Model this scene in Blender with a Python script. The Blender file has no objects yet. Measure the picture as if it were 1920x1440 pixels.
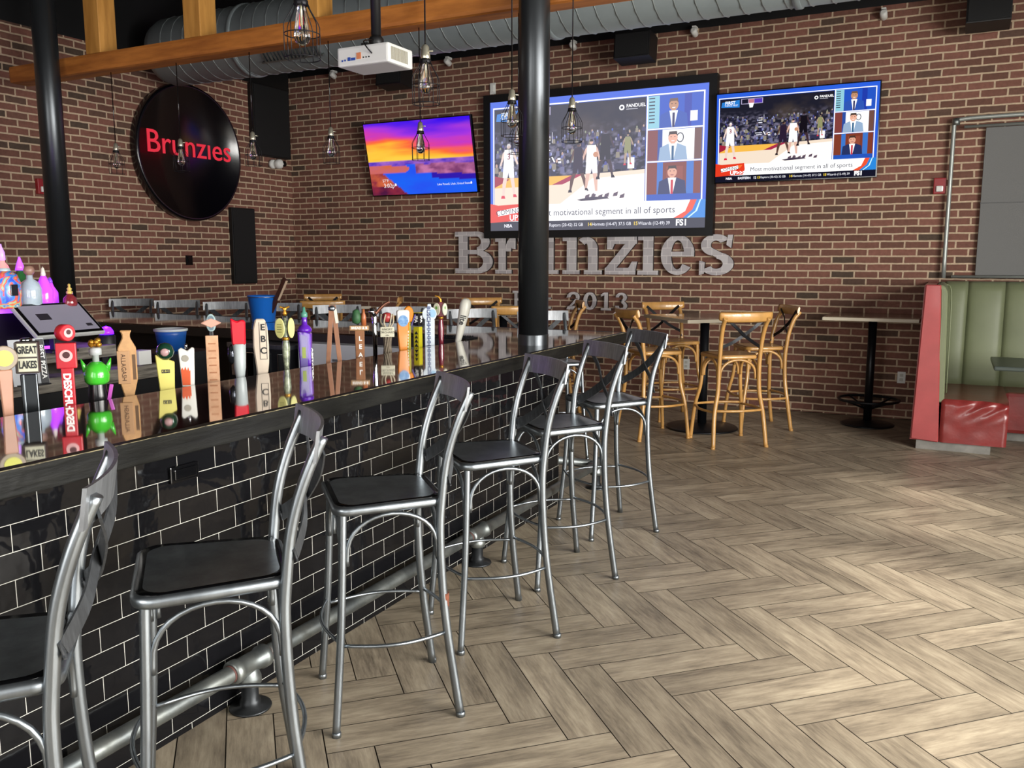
import bpy, bmesh, math, random
from math import sin, cos, pi, radians, atan2, sqrt
from mathutils import Vector, Matrix, noise
random.seed(7)
SC = bpy.context.scene
COL = SC.collection
VT = SC.view_settings
VT.view_transform = 'Standard'; VT.look = 'None'; VT.gamma = 1.0; VT.use_curve_mapping = False
VT.exposure = 0.75

def lin(c):
    return tuple((v/12.92 if v <= .04045 else ((v+.055)/1.055)**2.4) for v in c)
def h(s):
    return lin(tuple(int(s[i:i+2], 16)/255 for i in (0, 2, 4)))

# ---------------------------------------------------------------- materials
MATS = {}
def nt(name):
    m = bpy.data.materials.new(name); m.use_nodes = True
    n = m.node_tree; n.nodes.clear()
    out = n.nodes.new('ShaderNodeOutputMaterial'); b = n.nodes.new('ShaderNodeBsdfPrincipled')
    n.links.new(b.outputs[0], out.inputs[0])
    return m, n, b
def node(n, t, **kw):
    x = n.nodes.new(t)
    for k, v in kw.items():
        if k in x.inputs: x.inputs[k].default_value = v
        else: setattr(x, k, v)
    return x
def M(name, c, rough=.5, metal=0., var=0., scale=8., bump=0., coat=0., spec=.5, stretch=None, c2=None, emis=None, es=0., alpha=1., trans=0.):
    if name in MATS: return MATS[name]
    m, n, b = nt(name)
    c = h(c) if isinstance(c, str) else c
    b.inputs['Base Color'].default_value = (*c, 1); b.inputs['Roughness'].default_value = rough
    b.inputs['Metallic'].default_value = metal; b.inputs['Coat Weight'].default_value = coat
    b.inputs['Coat Roughness'].default_value = .05
    b.inputs['Specular IOR Level'].default_value = spec
    b.inputs['Transmission Weight'].default_value = trans
    b.inputs['Alpha'].default_value = alpha
    if emis:
        b.inputs['Emission Color'].default_value = (*(h(emis) if isinstance(emis, str) else emis), 1); b.inputs['Emission Strength'].default_value = es
    if var or bump or c2:
        tc = node(n, 'ShaderNodeTexCoord'); mp = node(n, 'ShaderNodeMapping')
        if stretch: mp.inputs['Scale'].default_value = stretch
        n.links.new(tc.outputs['Object'], mp.inputs[0])
        nz = node(n, 'ShaderNodeTexNoise', Scale=scale, Detail=6., Roughness=.6)
        n.links.new(mp.outputs[0], nz.inputs[0])
        rmp = node(n, 'ShaderNodeValToRGB')
        rmp.color_ramp.elements[0].position = .35; rmp.color_ramp.elements[1].position = .68
        cc = (h(c2) if isinstance(c2, str) else c2) if c2 else tuple(min(1, v*(1+var)) for v in c)
        rmp.color_ramp.elements[0].color = (*(c if c2 else tuple(v*(1-var) for v in c)), 1)
        rmp.color_ramp.elements[1].color = (*cc, 1)
        n.links.new(nz.outputs[0], rmp.inputs[0]); n.links.new(rmp.outputs[0], b.inputs['Base Color'])
        if bump:
            bp = node(n, 'ShaderNodeBump', Strength=bump, Distance=.01)
            n.links.new(nz.outputs[0], bp.inputs['Height']); n.links.new(bp.outputs[0], b.inputs['Normal'])
    MATS[name] = m
    return m

def brick_mat(name, axis, z0, x0):
    m, n, b = nt(name)
    g = node(n, 'ShaderNodeNewGeometry'); sp = node(n, 'ShaderNodeSeparateXYZ'); n.links.new(g.outputs['Position'], sp.inputs[0])
    cb = node(n, 'ShaderNodeCombineXYZ')
    def add(o, k):
        a = node(n, 'ShaderNodeMath', operation='ADD'); n.links.new(o, a.inputs[0]); a.inputs[1].default_value = k; return a.outputs[0]
    n.links.new(add(sp.outputs[axis], x0), cb.inputs[0]); n.links.new(add(sp.outputs[2], z0), cb.inputs[1])
    # wobble the joints a little
    nz = node(n, 'ShaderNodeTexNoise', Scale=9., Detail=3.); n.links.new(cb.outputs[0], nz.inputs[0])
    sub = node(n, 'ShaderNodeVectorMath', operation='SUBTRACT'); n.links.new(nz.outputs['Color'], sub.inputs[0]); sub.inputs[1].default_value = (.5, .5, .5)
    scl = node(n, 'ShaderNodeVectorMath', operation='SCALE'); n.links.new(sub.outputs[0], scl.inputs[0]); scl.inputs['Scale'].default_value = .011
    ad = node(n, 'ShaderNodeVectorMath', operation='ADD'); n.links.new(cb.outputs[0], ad.inputs[0]); n.links.new(scl.outputs[0], ad.inputs[1])
    def bk(c1, c2, mo, bias=0.):
        t = node(n, 'ShaderNodeTexBrick'); t.offset = .5; t.squash = 1.
        for k, v in (('Scale', 1.), ('Mortar Size', .0084), ('Mortar Smooth', .15), ('Brick Width', .2215), ('Row Height', .0722), ('Bias', bias)): t.inputs[k].default_value = v
        t.inputs['Color1'].default_value = (*c1, 1); t.inputs['Color2'].default_value = (*c2, 1); t.inputs['Mortar'].default_value = (*mo, 1)
        n.links.new(ad.outputs[0], t.inputs[0]); return t
    t = bk(h('80564a'), h('65463b'), h('baa48b'))
    # a second lookup of the same cells, used as a random number per brick
    t2 = node(n, 'ShaderNodeVectorMath', operation='ADD'); n.links.new(ad.outputs[0], t2.inputs[0]); t2.inputs[1].default_value = (.2215*40, .0722*62, 0)
    r = node(n, 'ShaderNodeTexBrick'); r.offset = .5; r.squash = 1.
    for k, v in (('Scale', 1.), ('Mortar Size', .0), ('Brick Width', .2215), ('Row Height', .0722)): r.inputs[k].default_value = v
    r.inputs['Color1'].default_value = (0, 0, 0, 1); r.inputs['Color2'].default_value = (1, 1, 1, 1)
    n.links.new(t2.outputs[0], r.inputs[0])
    rp = node(n, 'ShaderNodeValToRGB'); rp.color_ramp.elements[0].position = .80; rp.color_ramp.elements[1].position = .97
    n.links.new(r.outputs[0], rp.inputs[0])
    mk = node(n, 'ShaderNodeMath', operation='MULTIPLY'); inv = node(n, 'ShaderNodeMath', operation='SUBTRACT'); inv.inputs[0].default_value = 1.
    n.links.new(t.outputs['Fac'], inv.inputs[1]); n.links.new(inv.outputs[0], mk.inputs[0]); n.links.new(rp.outputs[0], mk.inputs[1])
    mx = node(n, 'ShaderNodeMix', data_type='RGBA'); mx.inputs[7].default_value = (*h('4f4137'), 1)
    n.links.new(mk.outputs[0], mx.inputs[0]); n.links.new(t.outputs[0], mx.inputs[6])
    # grain and stains
    n2 = node(n, 'ShaderNodeTexNoise', Scale=26., Detail=8., Roughness=.7); n.links.new(cb.outputs[0], n2.inputs[0])
    mr = node(n, 'ShaderNodeMapRange'); mr.inputs[1].default_value = .25; mr.inputs[2].default_value = .75; mr.inputs[3].default_value = .74; mr.inputs[4].default_value = 1.22
    n.links.new(n2.outputs[0], mr.inputs[0])
    ml = node(n, 'ShaderNodeVectorMath', operation='SCALE'); n.links.new(mx.outputs[2], ml.inputs[0]); n.links.new(mr.outputs[0], ml.inputs['Scale'])
    n.links.new(ml.outputs[0], b.inputs['Base Color'])
    b.inputs['Roughness'].default_value = .85; b.inputs['Specular IOR Level'].default_value = .25
    hh = node(n, 'ShaderNodeMath', operation='MULTIPLY_ADD'); n.links.new(n2.outputs[0], hh.inputs[0]); hh.inputs[1].default_value = .25
    n.links.new(inv.outputs[0], hh.inputs[2])
    bp = node(n, 'ShaderNodeBump', Strength=.7, Distance=.006); n.links.new(hh.outputs[0], bp.inputs['Height']); n.links.new(bp.outputs[0], b.inputs['Normal'])
    return m

def tile_mat(name, axis, x0, z0, bw=.160, rh=.0774):
    m, n, b = nt(name)
    g = node(n, 'ShaderNodeNewGeometry'); sp = node(n, 'ShaderNodeSeparateXYZ'); n.links.new(g.outputs['Position'], sp.inputs[0])
    cb = node(n, 'ShaderNodeCombineXYZ')
    for i, (a, k) in enumerate(((axis, x0), (2, z0))):
        ad = node(n, 'ShaderNodeMath', operation='ADD'); n.links.new(sp.outputs[a], ad.inputs[0]); ad.inputs[1].default_value = k; n.links.new(ad.outputs[0], cb.inputs[i])
    t = node(n, 'ShaderNodeTexBrick'); t.offset = .5; t.squash = 1.
    for k, v in (('Scale', 1.), ('Mortar Size', .0011), ('Mortar Smooth', .1), ('Brick Width', bw), ('Row Height', rh)): t.inputs[k].default_value = v
    t.inputs['Color1'].default_value = (0, 0, 0, 1); t.inputs['Color2'].default_value = (1, 1, 1, 1); t.inputs['Mortar'].default_value = (.5, .5, .5, 1)
    n.links.new(cb.outputs[0], t.inputs[0])
    mx = node(n, 'ShaderNodeMix', data_type='RGBA'); mx.inputs[6].default_value = (.006, .006, .007, 1); mx.inputs[7].default_value = (*h('bab8b0'), 1)
    n.links.new(t.outputs['Fac'], mx.inputs[0]); n.links.new(mx.outputs[2], b.inputs['Base Color'])
    mr = node(n, 'ShaderNodeMapRange'); b.inputs['Specular IOR Level'].default_value = .28; mr.inputs[3].default_value = .05; mr.inputs[4].default_value = .8; n.links.new(t.outputs['Fac'], mr.inputs[0]); n.links.new(mr.outputs[0], b.inputs['Roughness'])
    # every tile is set a hair out of plane and slightly domed
    sb = node(n, 'ShaderNodeMath', operation='SUBTRACT'); n.links.new(t.outputs[0], sb.inputs[0]); sb.inputs[1].default_value = .5
    vm = node(n, 'ShaderNodeVectorMath', operation='SCALE'); vm.inputs[0].default_value = (.02, .05, .03); n.links.new(sb.outputs[0], vm.inputs['Scale'])
    va = node(n, 'ShaderNodeVectorMath', operation='ADD'); n.links.new(g.outputs['Normal'], va.inputs[0]); n.links.new(vm.outputs[0], va.inputs[1])
    nz = node(n, 'ShaderNodeTexNoise', Scale=14., Detail=2.); n.links.new(cb.outputs[0], nz.inputs[0])
    hh = node(n, 'ShaderNodeMath', operation='MULTIPLY_ADD'); n.links.new(t.outputs['Fac'], hh.inputs[0]); hh.inputs[1].default_value = -.3; n.links.new(nz.outputs[0], hh.inputs[2])
    bp = node(n, 'ShaderNodeBump', Strength=.25, Distance=.004); n.links.new(hh.outputs[0], bp.inputs['Height']); n.links.new(va.outputs[0], bp.inputs['Normal'])
    n.links.new(bp.outputs[0], b.inputs['Normal'])
    return m

def plank_mat():
    m, n, b = nt('floor_planks')
    uv = node(n, 'ShaderNodeUVMap'); uv.uv_map = 'UVMap'
    at = node(n, 'ShaderNodeAttribute', attribute_name='rnd')
    mp = node(n, 'ShaderNodeMapping'); mp.inputs['Scale'].default_value = (7., 64., 1.); n.links.new(uv.outputs[0], mp.inputs[0])
    nz = node(n, 'ShaderNodeTexNoise', Scale=1., Detail=10., Roughness=.74, Distortion=.1); n.links.new(mp.outputs[0], nz.inputs[0])
    mp2 = node(n, 'ShaderNodeMapping'); mp2.inputs['Scale'].default_value = (2.4, 9., 1.); n.links.new(uv.outputs[0], mp2.inputs[0])
    nz2 = node(n, 'ShaderNodeTexNoise', Scale=1.2, Detail=4., Roughness=.6); n.links.new(mp2.outputs[0], nz2.inputs[0])
    r = node(n, 'ShaderNodeValToRGB'); e = r.color_ramp.elements
    e[0].position = .36; e[0].color = (*h('675d50'), 1); e[1].position = .66; e[1].color = (*h('b1a48e'), 1)
    k = e.new(.5); k.color = (*h('918471'), 1)
    mixn = node(n, 'ShaderNodeMath', operation='MULTIPLY_ADD'); n.links.new(nz2.outputs[0], mixn.inputs[0]); mixn.inputs[1].default_value = .5
    hf = node(n, 'ShaderNodeMath', operation='MULTIPLY'); n.links.new(nz.outputs[0], hf.inputs[0]); hf.inputs[1].default_value = .5; n.links.new(hf.outputs[0], mixn.inputs[2])
    n.links.new(mixn.outputs[0], r.inputs[0])
    mr = node(n, 'ShaderNodeMapRange'); mr.inputs[3].default_value = .84; mr.inputs[4].default_value = 1.13; n.links.new(at.outputs['Fac'], mr.inputs[0])
    ml = node(n, 'ShaderNodeVectorMath', operation='SCALE'); n.links.new(r.outputs[0], ml.inputs[0]); n.links.new(mr.outputs[0], ml.inputs['Scale'])
    n.links.new(ml.outputs[0], b.inputs['Base Color'])
    b.inputs['Roughness'].default_value = .42; b.inputs['Specular IOR Level'].default_value = .45
    bp = node(n, 'ShaderNodeBump', Strength=.18, Distance=.003); n.links.new(nz.outputs[0], bp.inputs['Height']); n.links.new(bp.outputs[0], b.inputs['Normal'])
    return m

def screen_mat(name, strength):
    m = bpy.data.materials.new(name); m.use_nodes = True; n = m.node_tree; n.nodes.clear()
    out = n.nodes.new('ShaderNodeOutputMaterial'); e = n.nodes.new('ShaderNodeEmission'); a = n.nodes.new('ShaderNodeAttribute')
    a.attribute_name = 'Col'; n.links.new(a.outputs['Color'], e.inputs[0]); e.inputs[1].default_value = strength; n.links.new(e.outputs[0], out.inputs[0])
    return m

STEEL = M('brushed_steel', '8b9196', .33, .95, var=.22, scale=14, stretch=(1, 1, .25))
RAILMET = M('rail_metal', '77797c', .38, .5, var=.25, scale=10, stretch=(9, 1, 1))
DARKSTEEL = M('gunmetal', '4b4d50', .42, .55, var=.3, scale=16, stretch=(6, 1, 1))
SEATMET = M('seat_metal', '050506', .18, 0, var=.25, scale=6, spec=.28)
BENTWOOD = M('bentwood', 'b98a4c', .33, 0, var=.16, scale=10, coat=.35, stretch=(1, 1, .3))
DARKIRON = M('black_iron', '17181c', .38, .5)
BLACKPAINT = M('black_paint', '0b0b0d', .5)
GLOSSBLACK = M('gloss_black', '0a0a0c', .12)
PILLARPAINT = M('pillar_enamel', '474a4d', .32, .85, var=.2, scale=3, stretch=(1, 1, .2))
BARTOP = M('bar_epoxy', '24150f', .035, 0, var=.35, scale=5, coat=1., spec=.8, stretch=(5, .6, 1))
NOSING = M('nosing_wood', '050505', .55, 0, scale=7, stretch=(1, .5, 4), bump=.5, c2='191916', spec=.25)
GREYWOOD = M('weathered_wood', '4a453e', .7, 0, c2='8f887c', scale=4, stretch=(1, 1.2, 14), bump=.3)
BEAMWOOD = M('stained_pine', '8a4f1c', .55, 0, c2='b87330', scale=3, stretch=(.7, 5, 5))
POSTWOOD = M('post_pine', '9b6a2a', .55, 0, c2='bf8a42', scale=3, stretch=(5, 5, .7))
GALV = M('galvanized', '6c7172', .42, .85, c2='989c98', scale=9, bump=.1)
DUCT = M('duct_metal', '858e90', .5, .35, var=.08, scale=2)
WHITEPL = M('white_plastic', 'd6d6d2', .4)
CHROME = M('chrome', 'c9cbcd', .08, 1.)
GLASS = M('clear_glass', 'ffffff', .02, 0, trans=1.)

# ---------------------------------------------------------------- mesh helpers
def new(): return bmesh.new()
def box(bm, x0, x1, y0, y1, z0, z1, bev=0., mat=None, mi=0):
    s = bmesh.new()
    vs = [s.verts.new((x, y, z)) for x in (x0, x1) for y in (y0, y1) for z in (z0, z1)]
    for f in ((0, 1, 3, 2), (4, 6, 7, 5), (0, 4, 5, 1), (2, 3, 7, 6), (0, 2, 6, 4), (1, 5, 7, 3)): s.faces.new([vs[i] for i in f])
    if bev: bmesh.ops.bevel(s, geom=s.edges[:], offset=bev, segments=2, affect='EDGES', profile=.6)
    merge(bm, s, mat, mi); return bm
def merge(bm, s, mat=None, mi=0):
    if mat is not None: s.transform(mat)
    for f in s.faces: f.material_index = mi if mi else f.material_index
    tmp = bpy.data.meshes.new('tmp'); s.to_mesh(tmp); s.free(); bm.from_mesh(tmp); bpy.data.meshes.remove(tmp)
def frames(pts):
    T = []
    n = len(pts)
    for i in range(n):
        a = pts[max(i-1, 0)]; b = pts[min(i+1, n-1)]; T.append((b-a).normalized())
    up = Vector((0, 0, 1)) if abs(T[0].z) < .9 else Vector((0, 1, 0))
    N = (up - T[0]*up.dot(T[0])).normalized(); R = [(N, T[0].cross(N))]
    for i in range(1, n):
        N = (N - T[i]*N.dot(T[i])).normalized(); R.append((N, T[i].cross(N)))
    return T, R
def tube(bm, pts, r, seg=12, mi=0, flat=None, closed=False, smooth=True):
    """round (or with flat=(a,b) rectangular half sizes) bar swept along pts"""
    pts = [Vector(p) for p in pts]
    if closed: pts = pts + [pts[0], pts[1]]
    T, R = frames(pts)
    rr = r if isinstance(r, (list, tuple)) else [r]*len(pts)
    rings = []
    for i, p in enumerate(pts):
        N, B = R[i]
        if flat:
            a, b = flat
            ring = [bm.verts.new(p + N*u + B*v) for u, v in ((a, b), (-a, b), (-a, -b), (a, -b))]
        else: ring = [bm.verts.new(p + (N*cos(2*pi*k/seg) + B*sin(2*pi*k/seg))*rr[i]) for k in range(seg)]
        rings.append(ring)
    for i in range(len(rings)-1):
        a, b = rings[i], rings[i+1]; m = len(a)
        for k in range(m):
            f = bm.faces.new((a[k], a[(k+1) % m], b[(k+1) % m], b[k])); f.smooth = smooth and not flat; f.material_index = mi
    for ring, rev in ((rings[0], True), (rings[-1], False)):
        try:
            f = bm.faces.new(ring[::-1] if rev else ring); f.material_index = mi
        except Exception: pass
    return bm
def spline(ctrl, n=6):
    c = [Vector(p) for p in ctrl]; out = []
    for i in range(len(c)-1):
        p0 = c[max(i-1, 0)]; p1 = c[i]; p2 = c[i+1]; p3 = c[min(i+2, len(c)-1)]
        for k in range(n):
            t = k/n; out.append(.5*((2*p1)+(p2-p0)*t+(2*p0-5*p1+4*p2-p3)*t*t+(3*p1-p0-3*p2+p3)*t**3))
    out.append(c[-1]); return out
def lathe(bm, prof, c=(0, 0, 0), seg=24, mi=0, mat=None, smooth=True):
    s = bmesh.new(); rings = []
    for r, z in prof: rings.append([s.verts.new((c[0]+r*cos(2*pi*k/seg), c[1]+r*sin(2*pi*k/seg), c[2]+z)) for k in range(seg)] if r > 1e-5 else [s.verts.new((c[0], c[1], c[2]+z))])
    for i in range(len(rings)-1):
        a, b = rings[i], rings[i+1]
        for k in range(seg):
            k2 = (k+1) % seg
            if len(a) > 1 and len(b) > 1: f = s.faces.new((a[k], a[k2], b[k2], b[k]))
            elif len(a) > 1: f = s.faces.new((a[k], a[k2], b[0]))
            elif len(b) > 1: f = s.faces.new((a[0], b[k2], b[k]))
            else: continue
            f.smooth = smooth
    for rg, rev in ((rings[0], True), (rings[-1], False)):
        if len(rg) > 1: s.faces.new(rg[::-1] if rev else rg)
    bmesh.ops.recalc_face_normals(s, faces=s.faces)
    merge(bm, s, mat, mi); return bm
def prism(bm, poly, d, mat=None, bev=0., mi=0):
    """polygon (x,z) in the local XZ plane, thickness along +Y from 0 to d"""
    s = bmesh.new(); a = [s.verts.new((x, 0, z)) for x, z in poly]; b = [s.verts.new((x, d, z)) for x, z in poly]
    s.faces.new(a); s.faces.new(b[::-1]); n = len(poly)
    for i in range(n): s.faces.new((a[i], b[i], b[(i+1) % n], a[(i+1) % n]))
    bmesh.ops.recalc_face_normals(s, faces=s.faces)
    if bev: bmesh.ops.bevel(s, geom=[e for e in s.edges], offset=bev, segments=1, affect='EDGES')
    merge(bm, s, mat, mi); return bm
def text(bm, s, size, mat, depth=.001, mi=0, bold=0., align='CENTER', sx=1.):
    """lettering lying in the local XZ plane, reading along +X, facing -Y"""
    cu = bpy.data.curves.new('t', 'FONT'); cu.body = s; cu.size = size; cu.extrude = depth; cu.align_x = align; cu.align_y = 'CENTER'; cu.offset = bold; cu.resolution_u = 3
    ob = bpy.data.objects.new('t', cu); COL.objects.link(ob)
    dg = bpy.context.evaluated_depsgraph_get(); me = ob.evaluated_get(dg).to_mesh()
    s2 = bmesh.new(); s2.from_mesh(me); ob.evaluated_get(dg).to_mesh_clear()
    bpy.data.objects.remove(ob); bpy.data.curves.remove(cu)
    s2.transform(Matrix.Rotation(pi/2, 4, 'X') @ Matrix.Diagonal((sx, 1, 1, 1)))
    for f in s2.faces: f.smooth = False
    merge(bm, s2, mat, mi)
def arc(cx, cy, rx, ry, a0, a1, n=16):
    return [(cx+rx*cos(radians(a0+(a1-a0)*i/n)), cy+ry*sin(radians(a0+(a1-a0)*i/n))) for i in range(n+1)]
def T3(x, y, z, yaw=0., rx=0., s=1.): return Matrix.Translation((x, y, z)) @ Matrix.Rotation(radians(yaw), 4, 'Z') @ Matrix.Rotation(radians(rx), 4, 'X') @ Matrix.Scale(s, 4)

# ---------------------------------------------------------------- object helpers
def obj(name, bm, mats, parent=None, auto=True):
    me = bpy.data.meshes.new(name); bmesh.ops.recalc_face_normals(bm, faces=bm.faces) if auto else None
    bm.to_mesh(me); bm.free()
    for m in (mats if isinstance(mats, (list, tuple)) else [mats]): me.materials.append(m)
    o = bpy.data.objects.new(name, me); COL.objects.link(o)
    if parent: o.parent = parent
    return o
def tag(o, label=None, cat=None, group=None, kind=None):
    if label: o['label'] = label
    if cat: o['category'] = cat
    if group: o['group'] = group
    if kind: o['kind'] = kind
    return o
def thing(name, label, cat, loc=(0, 0, 0), rz=0., group=None):
    o = bpy.data.objects.new(name, None); COL.objects.link(o); o.location = loc; o.rotation_euler = (0, 0, radians(rz)); o.empty_display_size = .1
    return tag(o, label, cat, group)
def struct(name, bm, m): return tag(obj(name, bm, m), kind='structure')
def dup(root, loc, rz, label, group=None):
    r = root.copy(); COL.objects.link(r); r.location = loc; r.rotation_euler = (0, 0, radians(rz)); tag(r, label, None, group)
    for ch in [o for o in bpy.data.objects if o.parent == root]:
        c = ch.copy(); COL.objects.link(c); c.parent = r
        for g in [o for o in bpy.data.objects if o.parent == ch]:
            d = g.copy(); COL.objects.link(d); d.parent = c
    return r

# ================================================================ camera
TH, PT = radians(27.07), radians(8.26)
cam = bpy.data.cameras.new('camera'); cam.sensor_fit = 'HORIZONTAL'; cam.sensor_width = 36.; cam.lens = 36.*1607/1920; cam.clip_start = .05
co = bpy.data.objects.new('camera', cam); COL.objects.link(co)
CP = Vector((0, 0, 1.575)); F = Vector((-sin(TH)*cos(PT), cos(TH)*cos(PT), -sin(PT)))
co.location = CP; co.rotation_euler = F.to_track_quat('-Z', 'Y').to_euler()
SC.camera = co

XL, YB, XR, YF, ZC = -8.104, 9.27, 4.0, -3.0, 4.75
# ================================================================ setting
bm = new(); box(bm, XL-.2, XR+.2, YF-.2, YB+.2, -.2, -.004)
W = .15456; ang = radians(44.45)
ox = 2.21513217*W; oy = 20.5553998*W
c17, s17 = cos(.303283), sin(.303283)
P0 = Vector((ox*cos(TH)-oy*sin(TH), ox*sin(TH)+oy*cos(TH), 0))
U = Vector((cos(ang), sin(ang), 0)); V = Vector((sin(ang), -cos(ang), 0))
uvl = bm.loops.layers.uv.new('UVMap')
rl = bm.faces.layers.float.new('rnd')
g = .0020
def plank(u0, v0, along):
    L, w = (4*W, W)
    du, dv = (L, w) if along else (w, L)
    p = [P0+U*(u0*W+g)+V*(v0*W+g), P0+U*(u0*W+du-g)+V*(v0*W+g), P0+U*(u0*W+du-g)+V*(v0*W+dv-g), P0+U*(u0*W+g)+V*(v0*W+dv-g)]
    cx = sum(q.x for q in p)/4; cy = sum(q.y for q in p)/4
    if not (XL+.3 < cx < XR-.3 and YF+.3 < cy < YB-.3):
        p = [Vector((min(max(q.x, XL), XR), min(max(q.y, YF), YB), 0)) for q in p]
        if (p[0]-p[2]).length < .05 or abs((p[1]-p[0]).cross(p[2]-p[0]).z) < 1e-4: return
    vs = [bm.verts.new(q) for q in p]
    f = bm.faces.new(vs[::-1]); f.material_index = 1
    f[rl] = random.random(); a, b = random.random()*20, random.random()*20
    uv = [(0, 0), (du, 0), (du, dv), (0, dv)] if along else [(0, 0), (0, du), (dv, du), (dv, 0)]
    for lp in f.loops:
        k = vs.index(lp.vert); lp[uvl].uv = (uv[k][0]+a, uv[k][1]+b)
for j in range(-14, 15):
    for k in range(-90, 90):
        u, v = j*4+k, -j*4+k
        for (uu, vv, al) in ((u, v, True), (u, v+1, False)):
            q = P0+U*uu*W+V*vv*W
            if XL-.7 < q.x < XR+.7 and YF-.7 < q.y < YB+.7: plank(uu, vv, al)
fl = obj('floor', bm, [M('grout', '3c352c', .9), plank_mat()], auto=False); tag(fl, kind='structure')

brB = brick_mat('brick_back', 0, -2.1846+40*.0722, 12.0157-.055)
brL = brick_mat('brick_left', 1, -2.1846+40*.0722, 3.)
ZW = 3.97
bm = new(); box(bm, XL-.2, XR+.2, YB, YB+.2, 0, ZW); box(bm, XL-.2, XR+.2, YB, YB+.2, ZW, ZC, mi=1)
struct('wall_back', bm, [brB, BLACKPAINT])
bm = new(); box(bm, XL-.2, XL, YF, YB, 0, 3.80); box(bm, XL-.2, XL, YF, YB, 3.80, ZC, mi=1)
struct('wall_left', bm, [brL, BLACKPAINT])
# right wall with three tall windows, and the street front behind the camera
PLAST = M('dark_plaster', '24211f', .9, var=.05)
def windowed(name, axis, k0, k1, lo, hi, wins, z0, z1):
    bm = new()
    def bb(a, b, c, d):
        if axis == 'x': box(bm, k0, k1, a, b, c, d)
        else: box(bm, a, b, k0, k1, c, d)
    bb(lo, hi, 0, z0); bb(lo, hi, z1, ZC); e = lo
    for a, b in wins: bb(e, a, z0, z1); e = b
    bb(e, hi, z0, z1); struct(name, bm, PLAST)
WR = [(-1.6, .6), (1.0, 3.2), (3.6, 4.9)]; WF = [(-3.4, -1.2), (-.4, 1.8)]
windowed('wall_right', 'x', XR, XR+.2, YF, YB, WR, .55, 3.1)
windowed('wall_front', 'y', YF-.2, YF, XL, XR, WF, .55, 3.1)
FR = M('window_frame', '1c1c1c', .5)
i = 0
for a, b in WR:
    i += 1; bm = new()
    for y in (a, (a+b)/2-.03, b-.06): box(bm, XR+.05, XR+.13, y, y+.06, .55, 3.1)
    for z in (.55, 2.3, 3.04): box(bm, XR+.055, XR+.125, a, b, z, z+.06)
    struct('window_%d' % i, bm, FR)
for a, b in WF:
    i += 1; bm = new()
    for x in (a, (a+b)/2-.03, b-.06): box(bm, x, x+.06, YF-.13, YF-.05, .55, 3.1)
    for z in (.55, 2.3, 3.04): box(bm, a, b, YF-.125, YF-.055, z, z+.06)
    struct('window_%d' % i, bm, FR)
bm = new(); box(bm, XL-.2, XR+.2, YF-.2, YB+.2, ZC, ZC+.1); struct('ceiling', bm, M('black_deck', '050506', .95))

# ================================================================ columns
def column(x, y, label):
    t = thing('steel_column', label, 'column', (x, y, 0))
    bm = new(); lathe(bm, [(.093, 1.12), (.093, ZC)], seg=40); obj('shaft', bm, PILLARPAINT, t)
    bm = new(); lathe(bm, [(.095, 0), (.095, 1.115), (.0935, 1.12)], seg=40); obj('base_sleeve', bm, PILLARPAINT, t)
    return t
column(-2.30, 4.79, 'tall round black steel column rising through the bar top corner in mid picture')
column(-6.68, 4.755, 'tall round black steel column at far left behind the liquor bottles')

# ================================================================ ceiling timber
t = thing('timber_beam', 'long orange stained timber beam hanging across under the ceiling', 'beam', (0, 0, 0))
bm = new(); box(bm, -7.40, 1.2, 4.895, 5.085, 3.085, 3.228, bev=.028)
obj('beam', bm, BEAMWOOD, t)
for k in range(5):
    x = -6.31+1.11*k
    bm = new(); box(bm, x-.085, x+.085, 4.905, 5.07, 3.225, ZC, bev=.006); obj('post', bm, POSTWOOD, t)

# ================================================================ duct
t = thing('spiral_duct', 'large round galvanized spiral air duct below the black ceiling', 'duct', (0, 7.0, 3.80))
DR = .345
bm = new(); s = bmesh.new()
lathe(s, [(DR*.55, -7.86), (DR*.9, -7.80), (DR, -7.70), (DR, 3.2)], seg=48); merge(bm, s, Matrix.Rotation(pi/2, 4, 'Y'))
obj('duct_shell', bm, DUCT, t)
bm = new(); pts = []
for k in range(int((3.2+7.6)/.16*20)):
    a = 2*pi*k/20; pts.append((-7.6+.16*k/20, (DR+.002)*cos(a), (DR+.002)*sin(a)))
tube(bm, pts, .006, seg=5); obj('seam', bm, M('duct_seam', '9aa2a2', .4, .7), t)
for x in (-6.6, -3.2, -1.2):
    bm = new(); s = bmesh.new(); lathe(s, [(DR+.001, x), (DR+.014, x+.005), (DR+.014, x+.05), (DR+.001, x+.055)], seg=48); merge(bm, s, Matrix.Rotation(pi/2, 4, 'Y')); obj('coupling_band', bm, DUCT, t)
for x in (-6.55, -3.15, -1.15, 1.0):
    bm = new(); box(bm, x-.015, x+.015, -.003, .003, DR+.005, ZC-3.80); obj('hanger_strap', bm, BLACKPAINT, t)
bm = new(); mt = Matrix.Rotation(radians(38), 4, 'X')
for k in range(16): box(bm, -6.20+.045*k, -6.185+.045*k, -DR-.02, -DR+.01, -.09, .09, mat=mt)
for z in (-.1, .09): box(bm, -6.24, -5.48, -DR-.024, -DR+.012, z, z+.015, mat=mt)
obj('register_grille', bm, GALV, t)

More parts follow.
